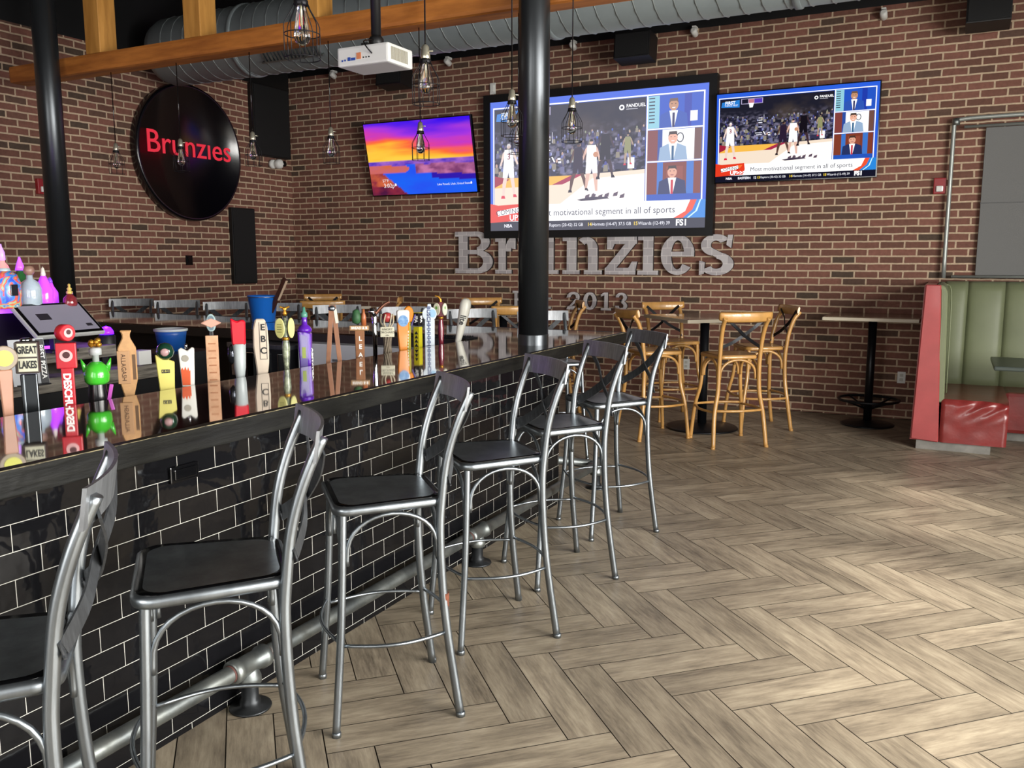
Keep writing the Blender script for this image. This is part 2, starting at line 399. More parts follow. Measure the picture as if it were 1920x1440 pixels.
# ================================================================ wall mounted: speakers
CLOTH = M('speaker_cloth', '08080a', .8, var=.3, scale=60)
def speaker(name, x0, x1, y0, y1, z0, z1, label, face, tilt=None):
    t = thing(name, label, 'speaker', ((x0+x1)/2, (y0+y1)/2, z0)); cx, cy = (x0+x1)/2, (y0+y1)/2
    bm = new(); box(bm, x0-cx, x1-cx, y0-cy, y1-cy, 0, z1-z0, bev=.008); o = obj('cabinet', bm, BLACKPAINT, t)
    bm = new()
    if face == 'x': box(bm, x1-cx, x1-cx+.008, y0-cy+.015, y1-cy-.015, .015, z1-z0-.015, bev=.003)
    else: box(bm, x0-cx+.015, x1-cx-.015, y0-cy-.008, y0-cy, .015, z1-z0-.015, bev=.003)
    obj('grille', bm, CLOTH, t)
    if tilt:
        t.rotation_euler[0] = radians(tilt)
        bm = new(); box(bm, -.03, .03, (y1-y0)/2-.005, (y1-y0)/2+.16, .08, .14); obj('bracket', bm, DARKIRON, t)
    return t
speaker('wall_speaker', XL, XL+.09, 8.50, 9.17, 2.90, 3.79, 'large black loudspeaker high on the left brick wall beside the corner', 'x')
speaker('wall_speaker', XL, XL+.06, 8.08, 8.48, 1.27, 2.22, 'tall flat black speaker panel low on left wall below round sign', 'x')
speaker('ceiling_speaker', -6.36, -6.0, 8.82, 9.08, 3.64, 3.86, 'small black box speaker below duct, behind the projector', 'y', -6)
speaker('ceiling_speaker', -3.32, -2.93, 8.82, 9.08, 3.64, 3.9, 'black box speaker above the wide projection screen', 'y', -6)
speaker('ceiling_speaker', -.05, .30, 8.80, 9.08, 3.60, 3.92, 'black box speaker high on the wall at the right edge', 'y', -6)

# small white sprinkler-like spot heads along the wall top
def spot(x, z, label):
    t = thing('spot_head', label, 'spotlight', (x, 9.2, z), 0, 'white spot heads along the top of the back wall')
    bm = new(); box(bm, -.02, .02, -.02, .07, .03, .06); obj('bracket', bm, WHITEPL, t)
    bm = new(); s = bmesh.new(); lathe(s, [(.028, -.05), (.034, -.045), (.034, .04), (.02, .05)], seg=16); merge(bm, s, Matrix.Rotation(radians(70), 4, 'X')); obj('head', bm, WHITEPL, t)
for x, z, l in ((-7.30, 3.93, 'white spot head on wall top left of the projector'), (-5.57, 3.92, 'white spot head on wall top just right of the projector'), (-3.94, 3.93, 'white spot head on wall top beside the middle column'),
                (-2.57, 3.92, 'white spot head on wall top right of the middle box speaker'), (-.75, 3.87, 'white spot head at the far right end of the duct')): spot(x, z, l)

# ================================================================ round sign
t = thing('round_sign', 'big round black sign with red glowing script on the left brick wall', 'sign', (XL, 7.45, 2.80))
rotS = Matrix.Rotation(pi/2, 4, 'Y')
bm = new(); s = bmesh.new(); lathe(s, [(.76, .0), (.775, .02), (.775, .10), (.765, .115), (.74, .118), (.735, .104), (0, .104)], seg=72); merge(bm, s, rotS)
obj('disc', bm, M('sign_black', '08070c', .2, 0, spec=.6), t)
bm = new(); text(bm, 'Brunz\u0131es', .36, T3(.113, -.02, .065, 90), depth=.004, sx=1.02)
obj('lettering', bm, M('sign_red', '9c2030', .5, emis='ff3448', es=.33), t)
# ================================================================ slab serif wall letters
def strokes_B(w, H): 
    P = []
    P.append([(0, 0), (w*.62, 0), (w*.62, H*.12), (0, H*.12)]); P.append([(0, H*.88), (w*.6, H*.88), (w*.6, H), (0, H)])
    P.append([(w*.10, 0), (w*.34, 0), (w*.34, H), (w*.10, H)]); P.append([(w*.3, H*.46), (w*.62, H*.46), (w*.62, H*.56), (w*.3, H*.56)])
    P += ring(w*.58, H*.755, w*.34, H*.245, w*.11, H*.125, -90, 90); P += ring(w*.60, H*.28, w*.40, H*.28, w*.15, H*.155, -90, 90)
    return P
def ring(cx, cy, rx, ry, ix, iy, a0, a1, n=14):
    """quads of a ring sector: outer radii rx,ry, inner radii ix,iy"""
    o = arc(cx, cy, rx, ry, a0, a1, n); i = arc(cx, cy, ix, iy, a0, a1, n)
    return [[o[k], o[k+1], i[k+1], i[k]] for k in range(n)]
def serif_foot(x0, x1, z0, z1): return [(x0, z0), (x1, z0), (x1, z1), (x0, z1)]
def L_r(w, H):
    P = [serif_foot(0, w*.80, 0, H*.11), serif_foot(0, w*.5, H*.89, H), serif_foot(w*.16, w*.52, 0, H)]
    P += ring(w*.80, H*.62, w*.30, H*.38, w*.02, H*.16, 60, 180, 8); P.append([(w*.74, H), (w, H*.98), (w, H*.68), (w*.80, H*.70)]); return P
def L_u(w, H):
    P = [serif_foot(0, w*.34, H*.89, H), serif_foot(w*.10, w*.34, H*.3, H), serif_foot(w*.5, w*.88, H*.89, H), serif_foot(w*.64, w*.88, 0, H), serif_foot(w*.8, w, 0, H*.11)]
    P += ring(w*.40, H*.30, w*.30, H*.31, w*.06, H*.15, 180, 300, 10); P.append([(w*.5, H*.01), (w*.68, H*.2), (w*.68, H*.36), (w*.45, H*.16)]); return P
def L_n(w, H):
    P = [serif_foot(0, w*.44, 0, H*.11), serif_foot(0, w*.34, H*.89, H), serif_foot(w*.11, w*.36, 0, H), serif_foot(w*.55, w, 0, H*.11), serif_foot(w*.65, w*.89, 0, H*.66)]
    P += ring(w*.60, H*.66, w*.29, H*.34, w*.05, H*.16, 0, 130, 10); return P
def L_z(w, H):
    return [[(w*.08, H*.8), (w*.98, H*.8), (w*.98, H), (w*.08, H)], [(w*.02, 0), (w*.95, 0), (w*.95, H*.18), (w*.02, H*.18)], [(w*.02, H*.14), (w*.34, H*.14), (w*.98, H*.84), (w*.66, H*.84)],
            [(w*.08, H*.66), (w*.24, H*.66), (w*.34, H*.86), (w*.08, H*.86)], [(w*.72, H*.15), (w*.84, H*.34), (w, H*.34), (w*.95, H*.12)]]
def L_i(w, H): return [serif_foot(0, w, 0, H*.11), serif_foot(w*.26, w*.74, 0, H), serif_foot(0, w*.6, H*.89, H)]
def L_e(w, H):
    P = ring(w*.5, H*.5, w*.5, H*.5, w*.19, H*.36, 8, 322, 26); P.append(serif_foot(w*.24, w*.99, H*.46, H*.58)); return P
def L_s(w, H):
    P = ring(w*.47, H*.735, w*.42, H*.265, w*.14, H*.11, 30, 258, 16); P += ring(w*.5, H*.28, w*.48, H*.28, w*.18, H*.12, -150, 88, 16)
    P += [[(w*.80, H*.98), (w*.94, H*.98), (w*.90, H*.66), (w*.76, H*.74)], [(w*.02, H*.36), (w*.18, H*.32), (w*.16, H*.04), (w*.02, H*.0)], [(w*.22, H*.58), (w*.55, H*.40), (w*.66, H*.54), (w*.34, H*.68)]]; return P
def L_2(w, H):
    P = ring(w*.48, H*.72, w*.44, H*.28, w*.17, H*.14, -25, 190, 16)
    P += [[(w*.0, H*.66), (w*.3, H*.7), (w*.22, H*.8), (w*.05, H*.78)], [(0, 0), (w*.32, H*.16), (w*.93, H*.62), (w*.62, H*.60)], [(0, 0), (w*.96, 0), (w*.96, H*.2), (w*.1, H*.2)], [(w*.85, 0), (w*.97, 0), (w*.97, H*.32), (w*.86, H*.32)]]; return P
def L_0(w, H): return ring(w*.5, H*.5, w*.5, H*.5, w*.2, H*.34, 0, 360, 28)
def L_1(w, H): return [serif_foot(w*.05, w*.95, 0, H*.12), serif_foot(w*.34, w*.66, 0, H), [(w*.05, H*.76), (w*.36, H*.84), (w*.5, H), (w*.34, H), (w*.05, H*.88)]]
def L_3(w, H):
    P = ring(w*.46, H*.74, w*.42, H*.26, w*.16, H*.13, -80, 180, 16); P += ring(w*.46, H*.28, w*.46, H*.28, w*.18, H*.14, -180, 85, 18); return P
def L_E(w, H): return [serif_foot(0, w, 0, H*.14), serif_foot(0, w, H*.86, H), serif_foot(w*.15, w*.42, 0, H), serif_foot(w*.3, w*.7, H*.43, H*.57), serif_foot(w*.84, w, 0, H*.3), serif_foot(w*.84, w, H*.7, H)]
def L_t(w, H): return [serif_foot(0, w, H*.62, H*.74), serif_foot(w*.25, w*.6, H*.1, H), serif_foot(w*.3, w, 0, H*.14)]
def letter_mat():
    m, n, b = nt('letter_metal')
    tc = node(n, 'ShaderNodeNewGeometry'); sp = node(n, 'ShaderNodeSeparateXYZ'); n.links.new(tc.outputs['Position'], sp.inputs[0]); cb = node(n, 'ShaderNodeCombineXYZ')
    n.links.new(sp.outputs[0], cb.inputs[0]); n.links.new(sp.outputs[2], cb.inputs[1])
    t = node(n, 'ShaderNodeTexBrick'); t.offset = .5
    for k, v in (('Scale', 1.), ('Mortar Size', .004), ('Mortar Smooth', .6), ('Brick Width', .11), ('Row Height', .085)): t.inputs[k].default_value = v
    t.inputs['Color1'].default_value = (*h('c6c1c2'), 1); t.inputs['Color2'].default_value = (*h('a9a3a6'), 1); t.inputs['Mortar'].default_value = (*h('dad5d4'), 1)
    n.links.new(cb.outputs[0], t.inputs[0]); n.links.new(t.outputs[0], b.inputs['Base Color'])
    b.inputs['Metallic'].default_value = .15; b.inputs['Roughness'].default_value = .5
    return m
LM = letter_mat()
EDGE = M('letter_edge', '2a2829', .6)
def wall_letter(ch, fn, x0, x1, z0, z1, label, grp, d=.035):
    bm = new()
    for ip, p in enumerate(fn(x1-x0, z1-z0)):
        s = bmesh.new(); a = [s.verts.new((x, -.00025*ip, z)) for x, z in p]; b = [s.verts.new((x, d, z)) for x, z in p]
        s.faces.new(a); s.faces.new(b); n = len(p)
        for i in range(n): f = s.faces.new((a[i], b[i], b[(i+1) % n], a[(i+1) % n])); f.material_index = 1
        bmesh.ops.recalc_face_normals(s, faces=s.faces); merge(bm, s)
    o = obj('wall_letter', bm, [LM, EDGE], auto=False); o.location = (x0, YB-d-.02, z0)
    bmm = new(); box(bmm, (x1-x0)*.3, (x1-x0)*.3+.02, d, d+.02, (z1-z0)*.5, (z1-z0)*.5+.02); obj('standoff', bmm, EDGE, o)
    tag(o, label, 'letter', grp)
Z0, HB, HX = 1.408, .505, .425
G1 = 'grey metal letters of the name on the back wall'
for ch, fn, x0, x1, H, lb in (('B', strokes_B, -5.499, -4.967, HB, 'capital B'), ('r', L_r, -4.937, -4.66, HX, 'letter r'), ('u', L_u, -4.63, -4.10, HX, 'letter u'), ('n', L_n, -4.052, -3.562, HX, 'letter n'),
                       ('z', L_z, -3.536, -3.144, HX, 'letter z'), ('i', L_i, -3.14, -2.90, HX, 'dotless letter i'), ('e', L_e, -2.874, -2.499, HX+.01, 'letter e'), ('s', L_s, -2.452, -2.069, HX+.01, 'last letter s')):
    wall_letter(ch, fn, x0, x1, Z0, Z0+H, 'large grey metal slab serif %s under the projection screen' % lb, G1)
G2 = 'small grey metal characters below the name'
for ch, fn, x0, x1, z0, z1, lb in (('E', L_E, -4.706, -4.55, 1.0, 1.205, 'capital E of Est.'), ('s', L_s, -4.51, -4.40, 1.0, 1.14, 'letter s of Est.'), ('t', L_t, -4.36, -4.20, 1.0, 1.18, 'letter t of Est.'),
                           ('2', L_2, -4.00, -3.82, 1.0, 1.205, 'digit 2'), ('0', L_0, -3.79, -3.625, 1.0, 1.205, 'digit 0'), ('1', L_1, -3.58, -3.44, 1.0, 1.205, 'digit 1'), ('3', L_3, -3.40, -3.24, 1.0, 1.205, 'digit 3')):
    wall_letter(ch, fn, x0, x1, z0, z1, 'small grey metal %s in the line below the big letters' % lb, G2, .025)

# ================================================================ screens
def colored(bm, poly, y, col):
    cl = bm.loops.layers.float_color.get('Col') or bm.loops.layers.float_color.new('Col')
    f = bm.faces.new([bm.verts.new((x, -y, z)) for x, z in poly])
    for l in f.loops: l[cl] = (*col, 1)
def ctext(bm, s, size, x, z, y, col, sx=1., bold=0., align='LEFT', rot=0.):
    t = bmesh.new(); text(t, s, size, Matrix.Translation((x, -y, z)) @ Matrix.Rotation(radians(rot), 4, 'Y'), depth=0., bold=bold, align=align, sx=sx)
    cl = t.loops.layers.float_color.new('Col')
    for f in t.faces:
        for l in f.loops: l[cl] = (*col, 1)
    if not bm.loops.layers.float_color.get('Col'): bm.loops.layers.float_color.new('Col')
    merge(bm, t)
def fbm(x, y, s=1.): return noise.fractal(Vector((x*s, y*s, 1.3)), 1., 2., 4)
def grid(bm, x0, x1, z0, z1, y, nx, nz, fn):
    cl = bm.loops.layers.float_color.get('Col') or bm.loops.layers.float_color.new('Col')
    vs = [[bm.verts.new((x0+(x1-x0)*i/nx, -y, z0+(z1-z0)*j/nz)) for i in range(nx+1)] for j in range(nz+1)]
    cs = [[fn(i/nx, j/nz) for i in range(nx+1)] for j in range(nz+1)]
    for j in range(nz):
        for i in range(nx):
            f = bm.faces.new((vs[j][i], vs[j][i+1], vs[j+1][i+1], vs[j+1][i]))
            for l, (a, b) in zip(f.loops, ((j, i), (j, i+1), (j+1, i+1), (j+1, i))): l[cl] = (*cs[a][b], 1)
def mixc(a, b, t): t = max(0, min(1, t)); return tuple(p+(q-p)*t for p, q in zip(a, b))
def sunset(bm, w, H, y):
    sky = [(0, h('ffd24a')), (.12, h('ffc03a')), (.28, h('ff6a3c')), (.42, h('e0409c')), (.62, h('a838e0')), (.85, h('5a22e8')), (1, h('3a12f0'))]
    def fn(u, v):
        if v > .47:
            k_ = (v-.47)/.53; k = (v-.47)/.53 + fbm(u*1.6, v*8)*.17 + (u-.5)*.12 - .16*max(0., min(1., (.55-u)*3))*max(0., min(1., (k_-.2)*4))*max(0., min(1., (1.05-k_)*4))
            k = max(0, min(1, k))
            for i in range(len(sky)-1):
                if sky[i][0] <= k <= sky[i+1][0]:
                    c = mixc(sky[i][1], sky[i+1][1], (k-sky[i][0])/(sky[i+1][0]-sky[i][0])); break
            bl = fbm(u*2, v*5+7); return mixc(c, h('ff6a4a'), max(0, bl)*(.2+.5*max(0., min(1., (.6-u)*4))))
        ridge = .47-.03*abs(fbm(u*3, 2.))
        if v > .415 + .03*fbm(u*5, 3): return mixc(h('5a3ac0'), h('c07ad0'), .3+.6*fbm(u*12, v*20))
        # shores
        left = .36-.95*(u-.02) + .03*fbm(u*9, v*9)
        if u < .13+.22*(1-v/.30) and v < .33 or (v > .30 and u < .40-.9*abs(v-.36)):
            return mixc(h('8a2a40') if v < .3 else h('c86878'), h('d86a40') if v > .12 else h('501a40'), .5+.9*fbm(u*9, v*9))
        if u > .45 and v > .25+.08*(1-u) and v > .24+.04*fbm(u*6, 1.): return mixc(h('c878a8'), h('804070'), .4+.9*fbm(u*10, v*14))
        if u > .6 and v > .17+.05*(1-u)*2: return mixc(h('2a18a0'), h('3a20b8'), .5)
        return mixc(h('2a50f0'), h('1c6af8'), .5+.5*fbm(u*4, v*8))
    grid(bm, -w/2, w/2, -H/2, H/2, y, 96, 54, fn)
    wt = (1., 1., 1.)
    ctext(bm, '3:02p', .075, -w*.38, -H*.37, y+.001, wt); ctext(bm, '57°F', .05, -w*.385, -H*.30, y+.001, wt)
    colored(bm, [(x, z) for x, z in arc(-w*.26, -H*.36, .014, .018, 0, 360, 10)[:-1]], y+.001, wt)
    ctext(bm, 'Lake Powell, Utah, United States', .036, w*.14, -H*.38, y+.001, wt)
    colored(bm, [(x, z) for x, z in arc(w*.455, -H*.375, .011, .016, 0, 360, 10)[:-1]], y+.001, wt)

def match(bm, w, H, y, wash):
    WASH = h('c8c8d8')
    def C(s): c = h(s) if isinstance(s, str) else s; return mixc(c, WASH, wash)
    X = lambda u: (u-.5)*w
    Z = lambda v: (.5-v)*H
    def R(u0, v0, u1, v1, c, l): colored(bm, [(X(u0), Z(v1)), (X(u1), Z(v1)), (X(u1), Z(v0)), (X(u0), Z(v0))], y+l*.0004, C(c))
    def Pg(pts, c, l): colored(bm, [(X(a), Z(b)) for a, b in pts], y+l*.0004, C(c))
    def El(u, v, a, b, c, l, n=12): Pg([(u+a*cos(2*pi*k/n), v+b*sin(2*pi*k/n)) for k in range(n)], c, l)
    R(0, 0, 1, .93, '2a5ad0', 0); R(0, .925, 1, 1, '141424' if wash < .2 else '70707c', 1)
    R(.014, .045, .984, .80, 'f4f4ff', 1); R(.02, .055, .978, .80, '2450b0', 2)
    rnd = random.Random(3)
    def crowd(u, v):
        d = v   # 0 bottom..1 top
        b = max(0, .55-abs(d-.25)*1.1)
        c = mixc((.012, .012, .022), (.30, .28, .42), max(0, fbm(u*26, v*24)+.05)*b*2.2)
        c = mixc(c, h('6a5a48'), max(0, fbm(u*3+5, v*2))*.35*(d > .5)); return mixc(c, WASH, wash*.9)
    grid(bm, X(.022), X(.737), Z(.60), Z(.06), y+.0014, 110, 60, crowd)
    for k in range(170):
        u = .03+rnd.random()*.70; v = .26+rnd.random()*.30
        col = rnd.choice(['7880b0', '9aa0c8', '5a5078', 'b89888', '484890', '8a9078', 'a8a8b8', '70606a', '3858b0'])
        s = .5+(v-.2)*1.6; El(u, v, .006*s, .016*s, col, 4, 7)
        if rnd.random() < .5: Pg([(u-.009*s, v+.012*s), (u+.009*s, v+.012*s), (u+.011*s, v+.06*s), (u-.011*s, v+.06*s)], rnd.choice(['3a3a60', '666688', '20203a', '888070']), 4.5)
    R(.022, .59, .737, .70, 'e8b048', 6); Pg([(.022, .57), (.10, .60), (.022, .66)], '982038', 6.4); Pg([(.43, .59), (.737, .57), (.737, .80), (.022, .80), (.022, .665), (.33, .655)], 'e6d4c0', 7)
    Pg([(.41, .585), (.46, .585), (.36, .655), (.31, .655)], 'a02848', 7.3); Pg([(.5, .62), (.737, .60), (.737, .80), (.35, .80)], 'f8f0ea', 7.5)
    for (a, b) in ((.47, .745), (.50, .735), (.53, .75), (.56, .74), (.60, .735), (.63, .75)): Pg([(a, b), (a+.02, b-.012), (a+.016, b+.02), (a-.004, b+.022)], '584858', 8)
    Pg([(.43, .775), (.50, .755), (.57, .76), (.58, .772), (.5, .782), (.45, .785)], '403848', 8)
    # basket
    R(.16, .07, .30, .13, 'a8a0c0', 6); R(.165, .075, .205, .123, '181828', 6.3); R(.245, .075, .295, .123, '5038a8', 6.4); R(.208, .08, .243, .12, 'b87080', 6.4); Pg([(.21, .12), (.243, .12), (.235, .17), (.215, .17)], 'f0f0f0', 6.5)
    Pg([(.035, .095), (.15, .075), (.15, .16), (.03, .15)], '2878c8', 6.5); ctext(bm, 'FIRST', .05*H, X(.055), Z(.105), y+.0035, C('ffffff'), bold=.001); ctext(bm, 'THINGS FIRST', .025*H, X(.052), Z(.135), y+.0035, C('ffffff'))
    # scoreboard marks
    for v in (.29, .315, .34, .39): R(.275, v, .30, v+.008, 'e8e8f0', 6)
    R(.308, .26, .311, .34, 'c8c8d8', 6); R(.255, .455, .30, .463, 'e8e8f0', 6); R(.262, .475, .298, .483, 'e8e8f0', 6); Pg([(.305, .445), (.312, .445), (.325, .485), (.318, .485)], 'ffffff', 6); R(.335, .455, .35, .47, 'e0e0f0', 6); R(.338, .48, .353, .495, 'e0e0f0', 6)
    # broadcaster bug
    El(.63, .12, .012, .02, 'ffffff', 6); El(.63, .12, .006, .010, '202030', 6.5); ctext(bm, 'FANDUEL', .034*H, X(.65), Z(.112), y+.0035, C('ffffff'), bold=.0008); R(.65, .132, .70, .137, 'c0c0c8', 6)
    # players
    def player(u, v, s, jersey, skin, num=None, shoe='d03048', hair='201818', lean=0., flip=1, wide=0.):
        f = flip
        P = lambda pts: [(u+f*a*s, v+b*s) for a, b in pts]
        sk = skin
        w_ = wide; Pg(P([(-.024, .20), (-.004, .20), (-.012-w_*.6, .29), (-.020-w_, .40), (-.030-w_, .40), (-.032-w_*.7, .29)]), sk, 9)
        Pg(P([(.002, .20), (.024, .20), (.028+w_*.7, .29), (.030+w_, .39), (.020+w_, .39), (.010+w_*.6, .29)]), sk, 9)
        Pg(P([(-.034-w_, .385), (-.018-w_, .385), (-.014-w_, .41), (-.038-w_, .41)]), shoe, 9.4); Pg(P([(.018+w_, .375), (.032+w_, .375), (.040+w_, .40), (.018+w_, .40)]), shoe, 9.4)
        Pg(P([(-.030, .13), (.026, .13), (.030, .235), (.002, .235), (-.002, .19), (-.008, .235), (-.034, .235)]), jersey, 10)
        Pg(P([(-.024, 0), (.022, 0), (.028, .14), (-.030, .14)]), jersey, 10.3)
        Pg(P([(-.022, .005), (-.034, .03), (-.050, .13), (-.042, .135), (-.026, .06)]), sk, 9.6); Pg(P([(.020, .005), (.032, .03), (.052, .12), (.044, .13), (.026, .06)]), sk, 9.6)
        El(u, v-.028*s, .010*s, .020*s, sk, 10.4); Pg(P([(-.010, -.03), (-.006, -.05), (.006, -.05), (.010, -.03)]), hair, 10.6)
        if num: ctext(bm, num, .07*H*s, X(u), Z(v+.06*s), y+.0052, C('802030'), align='CENTER', bold=.001)
    player(.095, .37, .92, 'f6f2f4', 'e0c8bc', '3', 'd02840', 'e8e0e0', wide=.006)
    player(.435, .39, .80, '281c30', '5a4038', None, '201820', wide=.022)
    player(.495, .375, .88, 'fbf8f8', 'd8b0a0', None, 'ffffff', flip=-1, wide=.004); El(.515, .445, .012, .02, 'c08868', 11)
    player(.56, .30, .80, '141018', '3a2a30', None, '181018', wide=.016); player(.66, .33, .5, '8a8a60', 'a89078'); R(.60, .52, .70, .56, '303048', 8.5); R(.66, .48, .69, .56, 'f0f0f4', 8.8)
    # three talking heads
    for k, (v0, v1, bg, st, suit, tie, skin, shirt) in enumerate(((.06, .285, '2450b8', '5a3034', '2c50a8', '282858', 'b88868', 'f0f0f4'), (.30, .515, 'f0f2f4', '2a4a98', '8fa8c4', '2a5a80', 'e0a890', 'f8f8f8'), (.53, .755, '7a3828', '3a70c0', '26305c', 'c02838', 'd8a088', 'f4f4f4'))):
        R(.745, v0, .975, v1, bg, 8); cx = .855; hh = v1-v0
        if k == 0:
            R(.745, v0, .795, v1, '88c0d0', 8.2)
            for q in range(8): R(.75, v0+.012+q*.024, .775, v0+.02+q*.024, '282838', 8.4)
            R(.90, v0, .93, v1, '2038a0', 8.2); R(.925, v0+.12, .955, v0+.19, 'f4f4f4', 9.5)
        if k == 1: R(.745, v0, .79, v1, '7a3c38', 8.2); R(.79, v0, .81, v1, '2a4a98', 8.2); R(.945, v0, .975, v1, '6a4840', 8.2); El(.885, v0+.06, .016, .035, '303038', 8.3); El(.885, v0+.06, .012, .028, 'f0f2f4', 8.4)
        if k == 2: R(.79, v0, .815, v1, '3a70c0', 8.2); R(.915, v0, .945, v1, '3a70c0', 8.2); R(.83, v0+.03, .90, v0+.16, '8a4434', 8.3)
        Pg([(cx-.06, v1), (cx-.055, v1-.09), (cx-.02, v1-.115), (cx+.02, v1-.115), (cx+.055, v1-.09), (cx+.062, v1)], suit, 9)
        Pg([(cx-.018, v1-.115), (cx+.018, v1-.115), (cx+.004, v1), (cx-.006, v1)], shirt, 9.5); Pg([(cx-.005, v1-.10), (cx+.005, v1-.10), (cx+.005, v1), (cx-.005, v1)], tie, 9.8)
        R(cx-.009, v1-.135, cx+.009, v1-.105, skin, 9.2); El(cx, v1-.155, .020, .040, skin, 9.9, 18); Pg([(cx-.020, v1-.165), (cx-.016, v1-.20), (cx+.016, v1-.20), (cx+.020, v1-.165), (cx+.012, v1-.18), (cx-.012, v1-.18)], '403028' if k != 0 else '6a5040', 10.2)
        for e in (-.008, .008): El(cx+e, v1-.162, .003, .003, '302020', 10.5, 6)
        Pg([(cx-.008, v1-.138), (cx+.008, v1-.138), (cx+.005, v1-.131), (cx-.005, v1-.131)], 'f0e0e0' if k < 2 else 'a06060', 10.5)
    R(.74, .055, .746, .80, 'f8f8ff', 8.6); R(.745, .287, .978, .297, 'f8f8ff', 10.8); R(.745, .517, .978, .527, 'f8f8ff', 10.8)
    # lower third
    R(0.0, .80, 1, .928, 'ffffff', 11); Pg([(.955, .80), (1, .80), (1, .928), (.885, .928), (.93, .88)], '2a80d0', 11.5); Pg([(.935, .80), (.962, .80), (.945, .87), (.905, .928), (.865, .928), (.915, .88)], 'e05030', 11.8)
    Pg([(.975, .80), (.98, .80), (.965, .88), (.93, .928), (.922, .928), (.957, .88)], 'c8f0ff', 12)
    Pg([(0, .785), (.04, .80), (.19, .79), (.195, .86), (.185, .92), (0, .935)], 'd83820', 12); Pg([(.12, .82), (.18, .81), (.16, .85)], 'f07030', 12.2)
    Pg([(.035, .845), (.15, .815), (.155, .855), (.04, .885)], 'ffffff', 12.5); ctext(bm, 'COMING', .055*H, X(.093), Z(.852), y+.0056, C('30303a'), align='CENTER', rot=-6)
    ctext(bm, 'UP>>>', .062*H, X(.098), Z(.900), y+.0056, C('ffffff'), bold=.002)
    ctext(bm, 'Most motivational segment in all of sports', .068*H, X(.23), Z(.868), y+.0056, C('3a3a48'), sx=.97)
    ctext(bm, 'NBA', .036*H, X(.07), Z(.962), y+.002, C('f0f0f8'), bold=.001); ctext(bm, 'EASTERN   12', .036*H, X(.15), Z(.962), y+.002, C('f0f0f8'), bold=.001)
    for a, n_, s_ in ((.275, '13', 'Raptors (20-42) 32 GB'), (.48, '14', 'Hornets (14-47) 37.5 GB'), (.69, '15', 'Wizards (12-49) 39')):
        ctext(bm, n_, .036*H, X(a), Z(.962), y+.002, C('f0d040'), bold=.001); ctext(bm, s_, .034*H, X(a+.022), Z(.962), y+.002, C('f0f0f8'), sx=.9)
    ctext(bm, 'FS1', .062*H, X(.875), Z(.962), y+.002, C('ffffff'), bold=.003)
SCRA = screen_mat('screen_bright', .72); SCRB = screen_mat('screen_washed', .82); SCRC = screen_mat('screen_sunset', .6)
def tv(name, x, z, w, H, bz, d, pic, sm, label, ytilt=0., wash=0., y=9.2):
    t = thing(name, label, 'screen' if 'projection' in name else 'television', (x, y, z))
    if 'projection' in name:
        bm = new()
        for a in ((-w/2-bz, w/2+bz, H/2, H/2+bz), (-w/2-bz, w/2+bz, -H/2-bz, -H/2), (-w/2-bz, -w/2, -H/2, H/2), (w/2, w/2+bz, -H/2, H/2)): box(bm, a[0], a[1], -d, .06, a[2], a[3])
        obj('frame', bm, BLACKPAINT, t); bm = new(); box(bm, -w/2, w/2, -.01, .05, -H/2, H/2); obj('backing', bm, BLACKPAINT, t)
    else:
        bm = new(); box(bm, -w/2-bz, w/2+bz, -d, .0, -H/2-bz, H/2+bz, bev=.006); obj('housing', bm, GLOSSBLACK, t)
    bm = new()
    yy = .012 if 'projection' in name else d+.0012
    pic(bm, w, H, yy) if pic is sunset else pic(bm, w, H, yy, wash)
    obj('screen_picture', bm, sm, t, auto=False)
    if 'projection' not in name:
        bm = new(); box(bm, -.2, .2, 0, .06, -.15, .15); o = obj('wall_mount', bm, DARKIRON, t)
    t.rotation_euler[0] = radians(ytilt)
tv('projection_screen', -3.684, 2.655, 2.595, 1.485, .085, .03, match, SCRB, 'huge black framed projection screen showing a basketball broadcast', wash=.16)
tv('flat_television', -1.505, 2.81, 1.545, .875, .012, .05, match, SCRA, 'flat television right of the big screen showing basketball broadcast', ytilt=3.)
tv('flat_television', -5.93, 2.825, 1.53, .875, .014, .05, sunset, SCRC, 'flat television left of the big screen showing purple sunset over a lake', ytilt=12.)
for o in [o for o in bpy.data.objects if o.name.startswith('flat_television') and o.parent is None]: o.location.y = 9.15

# ================================================================ small wall things
def plate(name, x, z, w, H, m, label, cat, face='y', y=YB, extra=None):
    if face == 'y': t = thing(name, label, cat, (x, y, z)); mt = Matrix.Identity(4)
    else: t = thing(name, label, cat, (y, x, z), 90); mt = None
    bm = new(); box(bm, -w/2, w/2, -.012, 0, -H/2, H/2, bev=.003); obj('cover_plate', bm, m, t)
    bm = new()
    if extra == 'outlet':
        for s_ in (-.022, .022): box(bm, -.016, .016, -.016, -.011, s_-.014, s_+.014, bev=.003)
    elif extra == 'box': box(bm, -w*.32, w*.32, -.03, -.011, -H*.32, H*.32, bev=.004)
    if extra: obj('receptacle', bm, m if extra != 'outlet' else M('outlet_ivory', 'b9b7ae', .5), t)
    return t
plate('wall_outlet', -.394, .417, .075, .115, WHITEPL, 'white wall outlet on brick beside the red booth', 'outlet', extra='outlet')
plate('wall_outlet', -2.569, .43, .075, .115, WHITEPL, 'white wall outlet low on brick behind the wooden stools', 'outlet', extra='outlet')
plate('wall_switch', -4.989, 3.572, .075, .13, WHITEPL, 'white plate above the top left corner of the projection screen', 'wall plate', extra='box')
plate('thermostat', 7.416, 1.567, .1, .115, GLOSSBLACK, 'small black box on left brick wall between sign and bar chairs', 'wall box', 'x', XL, 'box')
RED = M('alarm_red', '8c1c22', .4)
